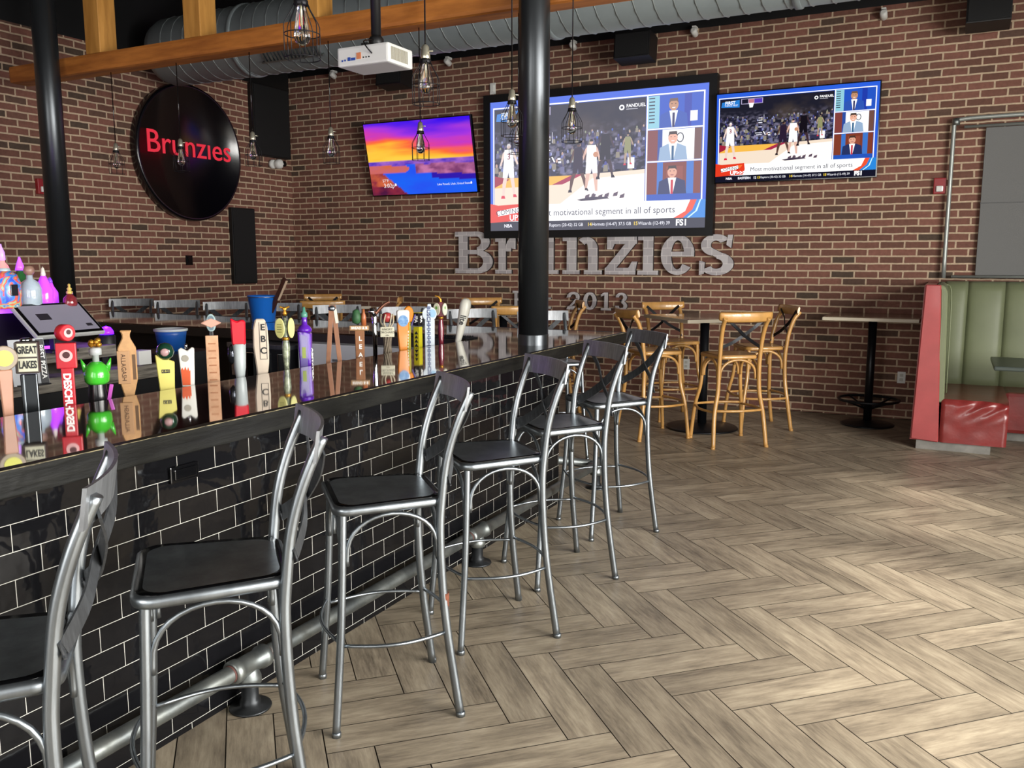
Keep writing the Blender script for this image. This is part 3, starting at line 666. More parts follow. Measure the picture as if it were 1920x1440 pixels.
def alarm(loc, rz, label):
    t = thing('fire_alarm', label, 'fire alarm', loc, rz)
    bm = new(); box(bm, -.055, .055, -.045, 0, -.075, .075, bev=.008); obj('housing', bm, RED, t)
    bm = new(); box(bm, -.03, .03, -.065, -.04, -.055, 0, bev=.01); obj('strobe_lens', bm, M('strobe', 'd8d4d0', .15), t)
alarm((-.17, YB, 2.265), 0, 'red fire alarm strobe on back wall beside the pipe frame')
alarm((XL, 5.60, 2.289), 90, 'red fire alarm strobe at far left partly behind the column')
t = thing('security_camera', 'small white dome security camera on left wall near the corner', 'camera', (XL+.02, 8.87, 2.817), 90)
bm = new(); s = bmesh.new(); lathe(s, [(.06, 0), (.06, .03), (.05, .05)], seg=24); merge(bm, s, Matrix.Rotation(pi/2, 4, 'X')); obj('base', bm, WHITEPL, t)
bm = new(); s = bmesh.new(); lathe(s, [(0, -.06), (.04, -.05), (.062, -.02), (.062, .03), (.05, .06), (.03, .072)], seg=24); merge(bm, s, T3(.03, -.09, 0, -20) @ Matrix.Rotation(pi/2, 4, 'X')); obj('body', bm, WHITEPL, t)
bm = new(); s = bmesh.new(); lathe(s, [(.036, 0), (.036, .012), (0, .018)], seg=20); merge(bm, s, T3(.055, -.158, 0, -20) @ Matrix.Rotation(pi/2, 4, 'X')); obj('lens', bm, GLOSSBLACK, t)

# pipe frame and grey panel
PIPE = M('pale_conduit', '9ea39f', .4, .5)
t = thing('pipe_frame', 'thin pale metal pipe frame standing off the brick wall above the booth', 'pipe frame', (0, 9.2, 0))
bm = new(); tube(bm, spline([(-.085, 0, 1.40), (-.085, 0, 2.75), (-.08, 0, 2.82), (-.03, 0, 2.86), (.5, 0, 2.87), (2.6, 0, 2.87)], 6), .019); obj('outer_pipe', bm, PIPE, t)
bm = new(); tube(bm, [(.0, 0, 2.79), (2.6, 0, 2.79)], .014); obj('upper_rail', bm, PIPE, t)
bm = new(); tube(bm, [(-.02, 0, 1.415), (2.6, 0, 1.415)], .014); obj('lower_rail', bm, PIPE, t)
bm = new(); lathe(bm, [(.032, -.03), (.034, 0), (.032, .03)], (-.07, 0, 2.84), 16); obj('elbow_fitting', bm, GALV, t)
t = thing('grey_panel', 'flat grey fabric covered panel inside the pipe frame at right edge', 'wall panel', (1.3, 9.24, 1.43))
bm = new(); box(bm, -1.12, 1.2, -.02, .03, 0, 1.345, bev=.004); obj('fabric_face', bm, M('grey_fabric', '6f6f6e', .95, var=.06, scale=200, bump=.2), t)
bm = new(); box(bm, -1.125, 1.205, -.026, -.018, .66, .668); obj('seam', bm, M('grey_seam', '5e5e5e', .95), t)

# ================================================================ bar
XT, XN, XI, ZT = -2.20, -2.08, -2.805, 1.053
YN, YE, YI, YO = -.6, 5.88, 4.875, 5.37
t = thing('bar_counter', 'long dark bar counter clad in glossy black subway tiles', 'bar', (0, 0, 0))
# base wall as one footprint prism
foot = [(XT, YN), (XT, 4.97), (-2.45, YO), (-7.3, YO), (-7.3, YO-.14), (-2.55, YO-.14), (-2.42, 4.86), (-2.42, YN)]
bm = new()
a = [bm.verts.new((x, y, 0)) for x, y in foot]; b = [bm.verts.new((x, y, ZT-.075)) for x, y in foot]
bm.faces.new(a[::-1]); bm.faces.new(b)
for i in range(len(foot)):
    j = (i+1) % len(foot); f = bm.faces.new((a[i], a[j], b[j], b[i])); f.material_index = 1 if i == 0 else (2 if i in (1, 2) else 0)
obj('tiled_base', bm, [BLACKPAINT, tile_mat('subway_tile', 1, 10.0+.0, 10*.0774-.874+.0774*2), tile_mat('subway_tile_end', 0, 10.0, 10*.0774-.874+.0774*2)], t)
# top slab (L shape) with rough nosing board
bm = new()
top = [(XN-.02, YN), (XN-.02, YE), (-7.75, YE), (-7.75, YI), (XI, YI), (XI, YN)]
a = [bm.verts.new((x, y, ZT-.055)) for x, y in top]; b = [bm.verts.new((x, y, ZT)) for x, y in top]
bm.faces.new(a[::-1]); bm.faces.new(b)
for i in range(6): j = (i+1) % 6; bm.faces.new((a[i], a[j], b[j], b[i]))
obj('counter_top', bm, BARTOP, t)
bm = new(); box(bm, XN-.035, XN, YN, YE, ZT-.074, ZT+.001, bev=.004); box(bm, -7.75, XN-.002, YE-.005, YE+.03, ZT-.074, ZT+.001, bev=.004)
nb = bm
bmesh.ops.subdivide_edges(nb, edges=[e for e in nb.edges if e.calc_length() > 1], cuts=160)
for v in nb.verts:
    v.co.x += noise.noise(Vector((v.co.y*6, v.co.z*30, 0)))*.0035; v.co.z += noise.noise(Vector((v.co.y*9, v.co.z*5, 4)))*.0012
obj('nosing_board', nb, NOSING, t)
bm = new(); pts = [(XN+.0005, YN+.02*k, ZT-.0005+.0012*noise.noise(Vector((k*.7, 0, 0)))) for k in range(int((YE-YN)/.02)+2)]
tube(bm, pts, [.0016+.0016*max(0, noise.noise(Vector((k*.23, 3, 0)))) for k in range(len(pts))], 5); obj('worn_edge', bm, M('worn_edge', '2a251c', .6, 0, scale=25, c2='a09472'), t)
bm = new(); box(bm, -7.7, XI-.02, YI-.002, YI+.03, ZT-.075, ZT-.01); box(bm, XI-.03, XI, YN, YI, ZT-.1, ZT-.056); obj('inner_trim', bm, M('dark_trim', '1d1814', .5), t)
# outlet cover on the tiles
ot = thing('bar_outlet', 'black outlet cover set on the black bar tiles under the nosing', 'outlet', (XT, 1.94, .888), 90)
bm = new(); box(bm, -.058, .058, -.012, 0, -.027, .027, bev=.004); obj('cover_plate', bm, GLOSSBLACK, ot)
bm = new(); box(bm, -.045, .045, -.017, -.011, -.017, .017, bev=.003); obj('flap', bm, GLOSSBLACK, ot)
# foot rail
t = thing('foot_rail', 'galvanized pipe foot rail running along the base of the bar', 'foot rail', (0, 0, 0))
RX, RZ = -2.125, .163
bm = new(); tube(bm, [(RX, YN, RZ), (RX, 1.0, RZ), (RX, 3.0, RZ), (RX, 5.47, RZ)], .0295, 20); obj('pipe', bm, GALV, t)
bm = new(); tube(bm, [(RX, 5.45, RZ), (-4.5, 5.45, RZ), (-7.2, 5.45, RZ)], .0295, 16); obj('pipe', bm, GALV, t)
for y in (.47, 2.116, 3.759, 5.446):
    o = bmesh.new(); s = bmesh.new(); lathe(s, [(.034, -.085), (.042, -.08), (.042, -.055), (.036, -.05), (.036, .05), (.042, .055), (.042, .08), (.034, .085)], seg=24); merge(o, s, T3(RX, y, RZ) @ Matrix.Rotation(pi/2, 4, 'X'))
    lathe(o, [(.030, -.0), (.036, -.03), (.042, -.045), (.042, -.068), (.034, -.072)], (RX, y, RZ), 24); f = obj('tee_fitting', o, GALV, t)
    o = bmesh.new(); lathe(o, [(.0, 0), (.072, 0), (.074, .004), (.072, .009), (.036, .014), (.036, .03), (.03, .034), (.03, .1)], (RX, y, 0), 28); obj('floor_flange', o, M('iron_flange', '3a3c3e', .4, .8), t)
    o = bmesh.new(); tube(o, [(RX, y-.092, RZ), (RX, y-.084, RZ)], .0305, 20); tube(o, [(RX, y+.084, RZ), (RX, y+.092, RZ)], .0305, 20); obj('thread_sealant', o, M('red_sealant', '5e3a34', .7), t)

# ================================================================ stools
def make_stool(metal, label, group, name):
    t = thing(name, label, 'bar stool', (0, 0, 0), 0, group)
    fr = STEEL if metal else BENTWOOD
    k = 1. if metal else 1.12; R = .0135 if metal else .0165
    zs = .78; ft = .215*k
    # seat
    def seat_poly(g):
        w0, w1, fy, by = .205-g, .178-g, -.200+g, .178-g; r = .055; P = []
        for cx, cy, a0 in ((w1-r, by-r, 0), (-w1+r, by-r, 90), (-w0+r, fy+r, 180), (w0-r, fy+r, 270)):
            P += arc(cx, cy, r, r, a0, a0+90, 6)
        return P
    bm = new(); rows = [(0, zs-.030), (-.003, zs-.022), (-.003, zs-.006), (.006, zs), (.018, zs+.001)] if metal else [(.004, zs-.032), (0, zs-.024), (0, zs-.008), (.008, zs), (.018, zs+.001)]
    rings = [[bm.verts.new((x, y, z)) for x, y in seat_poly(g)] for g, z in rows]
    for i in range(len(rings)-1):
        for q in range(len(rings[0])): f = bm.faces.new((rings[i][q], rings[i][(q+1) % len(rings[0])], rings[i+1][(q+1) % len(rings[0])], rings[i+1][q])); f.smooth = True
    bm.faces.new(rings[0][::-1]); bm.faces.new(rings[-1]); obj('seat_rim', bm, fr, t)
    bm = new(); rings = [[bm.verts.new((x, y, z)) for x, y in seat_poly(g)] for g, z in ((.006, zs-.002), (.008, zs+.0025), (.03, zs+.0005), (.07, zs-.002))]
    for i in range(3):
        for q in range(len(rings[0])): f = bm.faces.new((rings[i][q], rings[i][(q+1) % len(rings[0])], rings[i+1][(q+1) % len(rings[0])], rings[i+1][q])); f.smooth = True
    bm.faces.new(rings[-1]); bm.faces.new(rings[0][::-1]); obj('seat', bm, SEATMET if metal else M('cane_seat', '8a6434', .45, var=.15, scale=30), t)
    for sx in (-1, 1):
        bm = new(); tube(bm, spline([(sx*ft, -ft-.002, 0), (sx*.196*k, -.192*k, .30), (sx*.186, -.180, .50), (sx*.176, -.170, .74), (sx*.175, -.168, zs-.02)], 5), R*1.0, 12)
        lathe(bm, [(R+.002, 0), (R+.002, .015), (R, .018)], (sx*ft, -ft, 0), 12); obj('leg', bm, fr, t)
        top = 1.137 if metal else 1.10
        pr = [(.212*k, 0), (.176*k, .28), (.160*k, .47), (.155*k, .66), (.162*k, .77), (.180*k, .91), (.215*k, 1.03), (.262*k, top)]
        la = [.213*k, .196*k, .187, .181, .180, .183, .188, .192]
        bm = new(); tube(bm, spline([(sx*l, y, z) for l, (y, z) in zip(la, pr)], 5), R*1.12 if metal else R*1.1, 12)
        lathe(bm, [(R+.003, 0), (R+.003, .015), (R, .018)], (sx*ft, ft-.003, 0), 12); obj('leg', bm, fr, t)
    zr = .305
    def bow(p, q, out, r, nm, z):
        n = 10; P = []
        for i in range(n+1):
            f = i/n; b_ = sin(pi*f); P.append((p[0]+(q[0]-p[0])*f+out[0]*b_, p[1]+(q[1]-p[1])*f+out[1]*b_, z+out[2]*b_))
        bm = new(); tube(bm, P, r, 10); obj(nm, bm, fr, t)
    e = .192*k; rb = .0065 if metal else .011
    # foot ring: sides bow outward, front and back too
    bow((-e, -e+.01), (-e, e-.02), (-.045, 0, 0), rb, 'stretcher', zr); bow((e, -e+.01), (e, e-.02), (.045, 0, 0), rb, 'stretcher', zr)
    bow((-e, -e), (e, -e), (0, -.04, 0), rb, 'stretcher', zr+.012); bow((-e, e-.02), (e, e-.02), (0, .04, 0), rb, 'stretcher', zr+.012)
    # arches under the seat
    def archp(p, q, nm='arch_brace'):
        p, q = Vector(p), Vector(q); P = []
        for i in range(17):
            f = i/16; a = pi*f; c = (p+q)/2; d = (q-p)/2; P.append(c - d*cos(a)*(1. if True else 1) + Vector((0, 0, sin(a)**.8*.145)))
        P = [p+Vector((0, 0, -.02))]+P+[q+Vector((0, 0, -.02))]
        bm = new(); tube(bm, P, .0075 if metal else .0115, 10); obj(nm, bm, fr, t)
    za = .595; ia = .160
    archp((.180, -ia, za), (.180, .145, za)); archp((-.180, -ia, za), (-.180, .145, za)); archp((-ia, -.178, za), (ia, -.178, za)); archp((-ia, .150, za), (ia, .150, za))
    # top rail
    H_ = .082 if metal else .088; n = 18; zt = (1.158 if metal else 1.150)
    bm = new(); A = []
    for i in range(n+1):
        f = i/n*2-1; x = f*.222*(1 if metal else 1.05); y = (.283 if metal else .292)*1 - .035*f*f + (0 if metal else .01); A.append((x, y, f))
    th = .004 if metal else .011
    ringsv = []
    for x, y, f in A:
        hh = H_*(1 if metal else (1-.25*abs(f)**6)); hb = .006*(1-f*f)
        if metal: prof = [(y-th, zt), (y+th, zt), (y+th-.012, zt-hh+hb), (y-th-.012, zt-hh+hb)]
        else: prof = [(y+th*cos(q*pi/4)-.010*(1-sin(q*pi/4))/2, zt-hh/2+hh/2*sin(q*pi/4)) for q in range(8)]
        ringsv.append([bm.verts.new((x, py, pz)) for py, pz in prof])
    m_ = len(ringsv[0])
    for i in range(n):
        for q in range(m_): f = bm.faces.new((ringsv[i][q], ringsv[i][(q+1) % m_], ringsv[i+1][(q+1) % m_], ringsv[i+1][q])); f.smooth = not metal
    bm.faces.new(ringsv[0]); bm.faces.new(ringsv[-1][::-1])
    obj('top_rail', bm, RAILMET if metal else BENTWOOD, t)
    # crossed straps, bent to the seat back
    for sx in (-1, 1):
        P = spline([(sx*.178, .262, 1.105), (sx*.09, .262, 1.03), (0, .240+.004*sx, .955), (-sx*.09, .222, .895), (-sx*.176, .190, .845), (-sx*.176, .170, .80) if not metal else (-sx*.184, .186, .838)], 5)
        bm = new(); T_, R_ = frames(P)
        wv = .020 if metal else .013; tv_ = .0025 if metal else .004; rg = []
        for p, T1 in zip(P, T_):
            N = Vector((0, 1, .3)); N = (N-T1*N.dot(T1)).normalized(); B = T1.cross(N)
            rg.append([bm.verts.new(p+N*u+B*v) for u, v in ((tv_, wv), (-tv_, wv), (-tv_, -wv), (tv_, -wv))])
        for i in range(len(rg)-1):
            for q in range(4): bm.faces.new((rg[i][q], rg[i][(q+1) % 4], rg[i+1][(q+1) % 4], rg[i+1][q]))
        bm.faces.new(rg[0]); bm.faces.new(rg[-1][::-1]); obj('cross_strap', bm, DARKSTEEL if metal else DARKIRON, t)
    return t
def rz_of(face): return face + 90     # local -Y is the facing direction
GM = 'metal cross back bar stools along the tiled bar front'
front = [((-1.73, .975), -132.5, 'metal cross back bar stool at the left edge of the picture, nearest the viewer'),
         ((-1.695, 1.59), -132.5, 'metal cross back bar stool, second nearest along the tiled bar front'),
         ((-1.733, 2.406), -134.5, 'metal cross back bar stool with a rust patch on its rear leg'),
         ((-1.689, 3.116), -131, 'metal cross back bar stool, fourth along the tiled bar front'),
         ((-1.702, 3.855), -130.5, 'metal cross back bar stool, fifth along the tiled bar front'),
         ((-1.748, 4.664), -130.7, 'farthest metal cross back stool of the tiled bar front, by its open end')]
proto = None
for (c, a, l) in front:
    if proto is None:
        proto = make_stool(True, l, GM, 'metal_bar_stool'); proto.location = (c[0], c[1], 0); proto.rotation_euler[2] = radians(rz_of(a))
    else: o = dup(proto, (c[0], c[1], 0), rz_of(a), l, GM)
    if 'rust' in l:
        legs = [q for q in bpy.data.objects if q.parent == o and q.name.startswith('leg')]
        s = new(); lathe(s, [(.0157, 0), (.0163, .01), (.0163, .05), (.0157, .06)], (.187, .166, .385), 12); rp = obj('rust_patch', s, M('rust', '6a3a26', .9, var=.3, scale=60), o); rp['label'] = 'brown rusty worn patch on the leg'
GF = 'metal cross back stools behind the far side of the bar'
for X_, l in ((-7.68, 'nearest the left wall'), (-6.99, 'second from the left wall'), (-6.30, 'third from the left wall'), (-5.62, 'partly hidden by the blue bucket'), (-4.91, 'right of the blue bucket'),
              (-4.19, 'behind the orange tap handles'), (-3.47, 'just left of the middle column'), (-2.80, 'just right of the middle column')):
    dup(proto, (X_, 6.20, 0), rz_of(-45), 'metal stool behind far bar side, ' + l, GF)
GW = 'bentwood stools at the three high tables by the back wall'
TC = [(-2.03, 7.92, 'right of the middle column'), (-4.15, 7.92, 'behind the middle of the far bar'), (-6.43, 7.92, 'farthest left')]
wp = None
REL = [((.373, -.56), 128, 'near right'), ((-.32, -.55), 45, 'near left'), ((.45, .30), -148, 'far right'), ((-.42, .42), -48, 'far left')]
for ti, (tx, ty, tl) in enumerate(TC):
    for (dx, dy), a, l in REL:
        lb = 'bentwood stool, %s at high table %s' % (l, tl)
        if wp is None: wp = make_stool(False, lb, GW, 'wooden_bar_stool'); wp.location = (tx+dx, ty+dy, 0); wp.rotation_euler[2] = radians(rz_of(a))
        else: dup(wp, (tx+dx, ty+dy, 0), rz_of(a), lb, GW)
# ---------------------------------------------------------------- high tables
TOPW = M('table_laminate', '5a3a26', .25, 0, var=.2, scale=6, coat=.5, stretch=(1, 6, 1)); TEDGE = M('table_edge', 'b5ab97', .45)
def high_table(x, y, z, half, rz, label, group, ring=False):
    t = thing('high_table', label, 'table', (x, y, 0), rz, group)
    bm = new(); box(bm, -half+.002, half-.002, -half+.002, half-.002, z-.028, z, bev=.004); obj('table_top', bm, TOPW, t)
    bm = new()
    for a in ((-half, half, -half, -half+.004), (-half, half, half-.004, half), (-half, -half+.004, -half, half), (half-.004, half, -half, half)): box(bm, *a, z-.030, z-.001)
    obj('edge_band', bm, TEDGE, t)
    bm = new(); lathe(bm, [(.042 if not ring else .038, .03), (.042 if not ring else .038, z-.03)], seg=28); obj('column_post', bm, DARKIRON, t)
    bm = new(); box(bm, -.2, .2, -.025, .025, z-.045, z-.028); box(bm, -.025, .025, -.2, .2, z-.045, z-.028); obj('top_spider', bm, DARKIRON, t)
    bm = new()
    lathe(bm, [(0, 0), (.33, 0), (.335, .008), (.32, .018), (.1, .035), (.045, .05)], seg=48) if not ring else lathe(bm, [(0, 0), (.24, 0), (.245, .008), (.22, .018), (.08, .03), (.04, .045)], seg=48)
    obj('base_plate', bm, DARKIRON, t)
    if ring:
        bm = new(); P = [(.27*cos(2*pi*k/36), .27*sin(2*pi*k/36), .245) for k in range(36)]; tube(bm, P, .013, 10, closed=True)
        for k in range(4): a = pi/4+k*pi/2; tube(bm, [(.27*cos(a), .27*sin(a), .245), (.036*cos(a), .036*sin(a), .16)], .009, 8)
        obj('foot_ring', bm, DARKIRON, t)
for tx, ty, tl in TC: high_table(tx, ty, 1.055, .42, 45, 'square brown topped high table %s' % tl, 'square high tables by the back wall')
high_table(-.65, 8.80, 1.05, .41, 0, 'square high table with foot ring standing beside the red booth', None, True)

# ================================================================ booth
t = thing('booth', 'corner booth with green channelled back and red vinyl seat at right edge', 'booth', (0, 7.825, 0))
RV = M('red_vinyl', '9c4040', .42, 0, var=.10, scale=5, bump=.1, coat=.15); GV = M('green_vinyl', '6f7558', .5, 0, var=.07, scale=4, bump=.08); RV2 = M('red_vinyl_seat', '7a2a28', .32, 0, var=.15, scale=6, bump=.5, coat=.3)
# end panel of the left back rest
bm = new(); prism(bm, [(-.234, .085), (-.022, .07), (-.082, 1.372), (-.197, 1.372)], .03, bev=.008); obj('end_panel', bm, RV, t)
bm = new(); prism(bm, [(-.240, .075), (-.10, .075), (-.12, 1.365), (-.205, 1.365)], 1.40, Matrix.Translation((0, .03, 0))); obj('outer_shell', bm, RV, t)
bm = new()   # green cushion of the left return
prism(bm, [(-.10, .40), (0.0, .40), (-.03, 1.30), (-.05, 1.355), (-.08, 1.372), (-.12, 1.365)], 1.20, Matrix.Translation((0, .03, 0)), bev=.01); obj('side_back_cushion', bm, GV, t)
# long back cushion along the wall with channels
def channel(x0, x1, nm='channel_cushion'):
    bm = new(); n = 8; prof = [(1.10, .40), (1.085, .50), (1.11, .8), (1.145, 1.1), (1.17, 1.28), (1.20, 1.345), (1.25, 1.372), (1.34, 1.375)]
    R_ = []
    for i in range(n+1):
        f = i/n; bul = .030*sin(pi*f)**.5 if 0 < f < 1 else 0
        R_.append([bm.verts.new((x0+(x1-x0)*f, y-bul, z)) for y, z in prof]+[bm.verts.new((x0+(x1-x0)*f, 1.40, z)) for z in (1.37, .40)])
    for i in range(n):
        for q in range(len(R_[0])):
            q2 = (q+1) % len(R_[0]); f = bm.faces.new((R_[i][q], R_[i][q2], R_[i+1][q2], R_[i+1][q])); f.smooth = True
    bm.faces.new(R_[0]); bm.faces.new(R_[-1][::-1]); obj(nm, bm, GV, t)
xs = [-.06, .13, .43, .73, 1.03, 1.33, 1.63, 1.93, 2.23]
for a, b in zip(xs, xs[1:]): channel(a, b)
for x in (-.005, .06): 
    bm = new(); tube(bm, spline([(x-.05, .02+x*2, .47), (x-.06, .02+x*2, 1.2), (x-.075, .03+x*2, 1.345), (x-.10, .05, 1.372)], 4), .005, 8); obj('piping', bm, GV, t)
# seats
bm = new(); N_ = 26
def seatz(x): return .435-.02*max(0, (x-.30)/.17)**2
G_ = [[None]*(N_+1) for _ in range(N_+1)]
for i in range(N_+1):
    for j in range(N_+1):
        x = -.02+.487*i/N_; z = .075+.36*j/N_; q = (z-.075)/.36
        fold = .012*sin((x*1.1+(.42-z)*1.6)*38)*max(0, q-.45)*1.8*min(1, max(0, (x-.05)/.15)) + .006*noise.noise(Vector((x*9, z*9, 0)))
        edge = .035*max(0, (q-.86)/.14)**2 + .02*max(0, (abs(2*i/N_-1)-.9)/.1)**2
        G_[i][j] = bm.verts.new((x, edge-fold-.004, min(z, seatz(x))))
for i in range(N_):
    for j in range(N_): f = bm.faces.new((G_[i][j], G_[i+1][j], G_[i+1][j+1], G_[i][j+1])); f.smooth = True
box(bm, -.02, .467, .03, 1.2, .075, .425, bev=.03)
T_ = [[bm.verts.new(G_[i][N_].co) for i in range(N_+1)], [bm.verts.new((G_[i][N_].co.x, .10, .433)) for i in range(N_+1)], [bm.verts.new((G_[i][N_].co.x, 1.2, .433)) for i in range(N_+1)]]
for k in range(2):
    for i in range(N_): f = bm.faces.new((T_[k][i], T_[k][i+1], T_[k+1][i+1], T_[k+1][i])); f.smooth = True
obj('side_seat', bm, RV2, t)
bm = new(); box(bm, .46, 2.2, .66, 1.2, .075, .435, bev=.035); obj('back_seat', bm, RV2, t)
bm = new(); box(bm, -.19, .36, .03, 1.2, 0, .08); box(bm, .36, 2.2, .75, 1.3, 0, .08); obj('kick_base', bm, M('kick_grey', '77746e', .6, var=.2, scale=8), t)
t = thing('booth_table', 'dark topped table inside the booth at the right edge', 'table', (1.05, 7.95, 0))
bm = new(); a = bmesh.new(); box(a, -.72, .75, -.32, .45, .715, .75, bev=.01); merge(bm, a); obj('table_top', bm, M('green_laminate', '343d38', .35), t)
bm = new(); lathe(bm, [(.04, .02), (.04, .715)], seg=20); obj('column_post', bm, DARKIRON, t)
bm = new(); lathe(bm, [(0, 0), (.27, 0), (.27, .012), (.05, .03)], seg=32); obj('base_plate', bm, DARKIRON, t)

# ================================================================ projector
t = thing('projector', 'white ceiling mounted projector hanging in front of the timber beam', 'projector', (-3.19, 4.43, 2.715))
WP = M('projector_white', 'cfcfcc', .45)
bm = new(); box(bm, -.185, .185, -.13, .13, .0, .112, bev=.014); obj('case', bm, WP, t)
bm = new()
for k in range(14): box(bm, .184, .188, -.10+.0125*k, -.094+.0125*k, .02, .092)
obj('vent_grille', bm, M('vent_grey', '8f8a78', .6), t)
bm = new(); BLUE = M('port_blue', '2c4a9a', .4); 
for (a, b, c, d) in ((-.15, -.14, .028, .038), (-.13, -.12, .03, .04), (-.105, -.085, .03, .05), (-.08, -.05, .03, .045)): box(bm, a, b, -.133, -.129, c, d)
obj('video_ports', bm, BLUE, t)
bm = new(); box(bm, -.04, -.008, -.133, -.129, .034, .07); obj('port_cover', bm, M('port_orange', 'c77a52', .5), t)
bm = new()
for a in (.01, .03, .05): lathe(bm, [(.004, 0), (.004, .004)], (0, 0, 0), 10, mat=T3(a, -.129, .04) @ Matrix.Rotation(pi/2, 4, 'X'))
obj('audio_jack', bm, GLOSSBLACK, t)
bm = new(); tube(bm, spline([(.02, -.02, .16), (.025, -.14, .13), (.05, -.155, .09), (.075, -.135, .055)], 6), .004, 8); obj('cable', bm, GLOSSBLACK, t)
bm = new(); lathe(bm, [(.03, .15), (.03, ZC-2.715)], (.01, 0, 0), 20); lathe(bm, [(.02, .11), (.045, .13), (.045, .17), (.03, .19)], (.01, 0, 0), 20); box(bm, -.10, .13, -.02, .02, .113, .128); box(bm, -.02, .02, -.11, .11, .113, .128); obj('ceiling_mount', bm, BLACKPAINT, t)

# ================================================================ pendant lamps
CAGE = M('cage_wire', '17161a', .5, .6); SOCK = M('socket_nickel', 'b9b4a2', .3, .8)
def lamp(loc, ztop, label, first=None):
    t = thing('cage_pendant_lamp', label, 'pendant lamp', loc, random.uniform(0, 60), 'wire cage pendant lamps over the bar')
    bm = new(); tube(bm, [(0, 0, .245), (0, 0, ztop-loc[2])], .0035, 8); obj('cord', bm, GLOSSBLACK, t)
    bm = new(); lathe(bm, [(.004, .25), (.010, .247), (.016, .238), (.018, .215), (.021, .205), (.021, .19), (.018, .185)], seg=20); tube(bm, [(0, 0, .222), (.038, 0, .218)], .0035, 8); obj('socket', bm, SOCK, t)
    bm = new()
    lathe(bm, [(.022, .188), (.024, .186), (.024, .172), (.022, .170)], seg=20)
    for z, r in ((.0, .059), (.078, .0595)): tube(bm, [(r*cos(2*pi*k/28), r*sin(2*pi*k/28), z) for k in range(28)], .0019, 6, closed=True)
    for k in range(8):
        a = 2*pi*k/8; c_, s_ = cos(a), sin(a); tube(bm, [(.023*c_, .023*s_, .178), (.030*c_, .030*s_, .160), (.055*c_, .055*s_, .118), (.060*c_, .060*s_, .105), (.060*c_, .060*s_, .05), (.059*c_, .059*s_, 0)], .0017, 6)
    obj('wire_cage', bm, CAGE, t)
    bm = new(); lathe(bm, [(.013, .185), (.0135, .165), (.018, .14), (.024, .105), (.028, .08), (.028, .068), (.022, .052), (.010, .044), (0, .042)], seg=24); obj('bulb', bm, GLASS, t)
    bm = new()
    for k in range(6):
        a = 2*pi*k/6; tube(bm, [(.003*cos(a), .003*sin(a), .16), (.011*cos(a), .011*sin(a), .11), (.013*cos(a), .013*sin(a), .075)], .0008, 4)
    lathe(bm, [(.003, .18), (.004, .16), (.003, .11), (0, .105)], seg=8); obj('filament', bm, M('filament', 'c9c2a8', .3, .6), t)
for (x, y), l in (((-2.015, 2.382), 'nearest cage lamp, cut by the top edge of the picture'), ((-2.108, 3.297), 'cage lamp hanging right of the projector'), ((-2.22, 4.343), 'cage lamp just left of the middle column at its height'), ((-2.02, 4.713), 'cage lamp right of the middle column before the projection screen')):
    lamp((x, y, 2.25), ZC, l)
for (x, y), l in (((-2.545, 5.07), 'cage lamp half hidden behind the middle column'), ((-3.3, 5.085), 'cage lamp in front of the sunset television'), ((-3.97, 4.964), 'cage lamp against bare brick between projector and sunset television'),
                  ((-4.586, 4.845), 'cage lamp beside the big corner loudspeaker'), ((-5.355, 4.88), 'cage lamp in front of the round sign'), ((-5.977, 4.795), 'cage lamp farthest left, before bare brick')):
    k = 4.99/y; lamp((x*k, 4.99, 1.575+.675*k), 3.09, l)

# ================================================================ beer taps
TX = -2.885
t = thing('draft_tower', 'low black draft tower rail carrying the beer taps behind the bar', 'beer tower', (TX-.05, 3.3, 0))
bm = new(); box(bm, -.06, .04, -1.75, 1.75, .86, .93, bev=.006); obj('rail', bm, DARKIRON, t)
bm = new(); box(bm, -.04, .02, -1.7, -1.5, 0, .86); box(bm, -.04, .02, 1.5, 1.7, 0, .86); box(bm, -.04, .02, -.1, .1, 0, .86); obj('support', bm, DARKIRON, t)
ZB = .955
def PL(name, c, r=.4, **k): return M('tap_'+name, c, r, **k)
def cap(rx, rz, cx=0, cz=0, n=24): return arc(cx, cz, rx, rz, 0, 360, n)[:-1]
def slab(bm, outline, d, mi=0, bev=.003): prism(bm, outline, d, Matrix.Translation((0, -d/2, 0)), bev=bev, mi=mi)
SUB = {'lettering': ('sign_face', 'label_board', 'name_board', 'label', 'head_block', 'handle'), 'emblem_mark': ('emblem',), 'badge_face': ('badge',), 'badge_text': ('oval_badge',), 'hop_mark': ('oval_badge',), 'sign_text': ('sign_board',),
       'globe_badge': ('globe',), 'engraving': ('handle',), 'oval_rim': ('oval',), 'burn_mark': ('handle',), 'triangles': ('handle',), 'side_text': ('handle',), 'blue_badge': ('white_top',), 'blue_panel': ('round_head',)}
def tap(Y, yaw, label, parts, lean=0.):
    """parts: list of (part name, function(bm), material). local: faces -Y; +X right; z from 0"""
    t = thing('beer_tap', label, 'beer tap', (TX, Y, ZB)); t.rotation_euler = (0, 0, radians(yaw)); t.rotation_euler[1] = radians(lean)
    bm = new(); lathe(bm, [(.012, -.03), (.014, -.02), (.014, -.005), (.009, 0), (.009, .02)], seg=16); obj('ferrule', bm, CHROME, t)
    made = {}
    for nm, fn, mt in sorted(parts, key=lambda q: q[0] in SUB):
        par = t
        for cand in SUB.get(nm, ()):
            if cand in made: par = made[cand]; break
        bm = new(); fn(bm); made[nm] = obj(nm, bm, mt, par)
def TXT(s, size, x, z, y, vert=False, sx=1., bold=0.):
    def f(bm): text(bm, s, size, Matrix.Translation((x, y, z)) @ (Matrix.Rotation(radians(90), 4, 'Y') if vert else Matrix.Identity(4)), depth=.0008, sx=sx, bold=bold)
    return f
def FN(fn, *a, **k): return lambda bm: fn(bm, *a, **k)
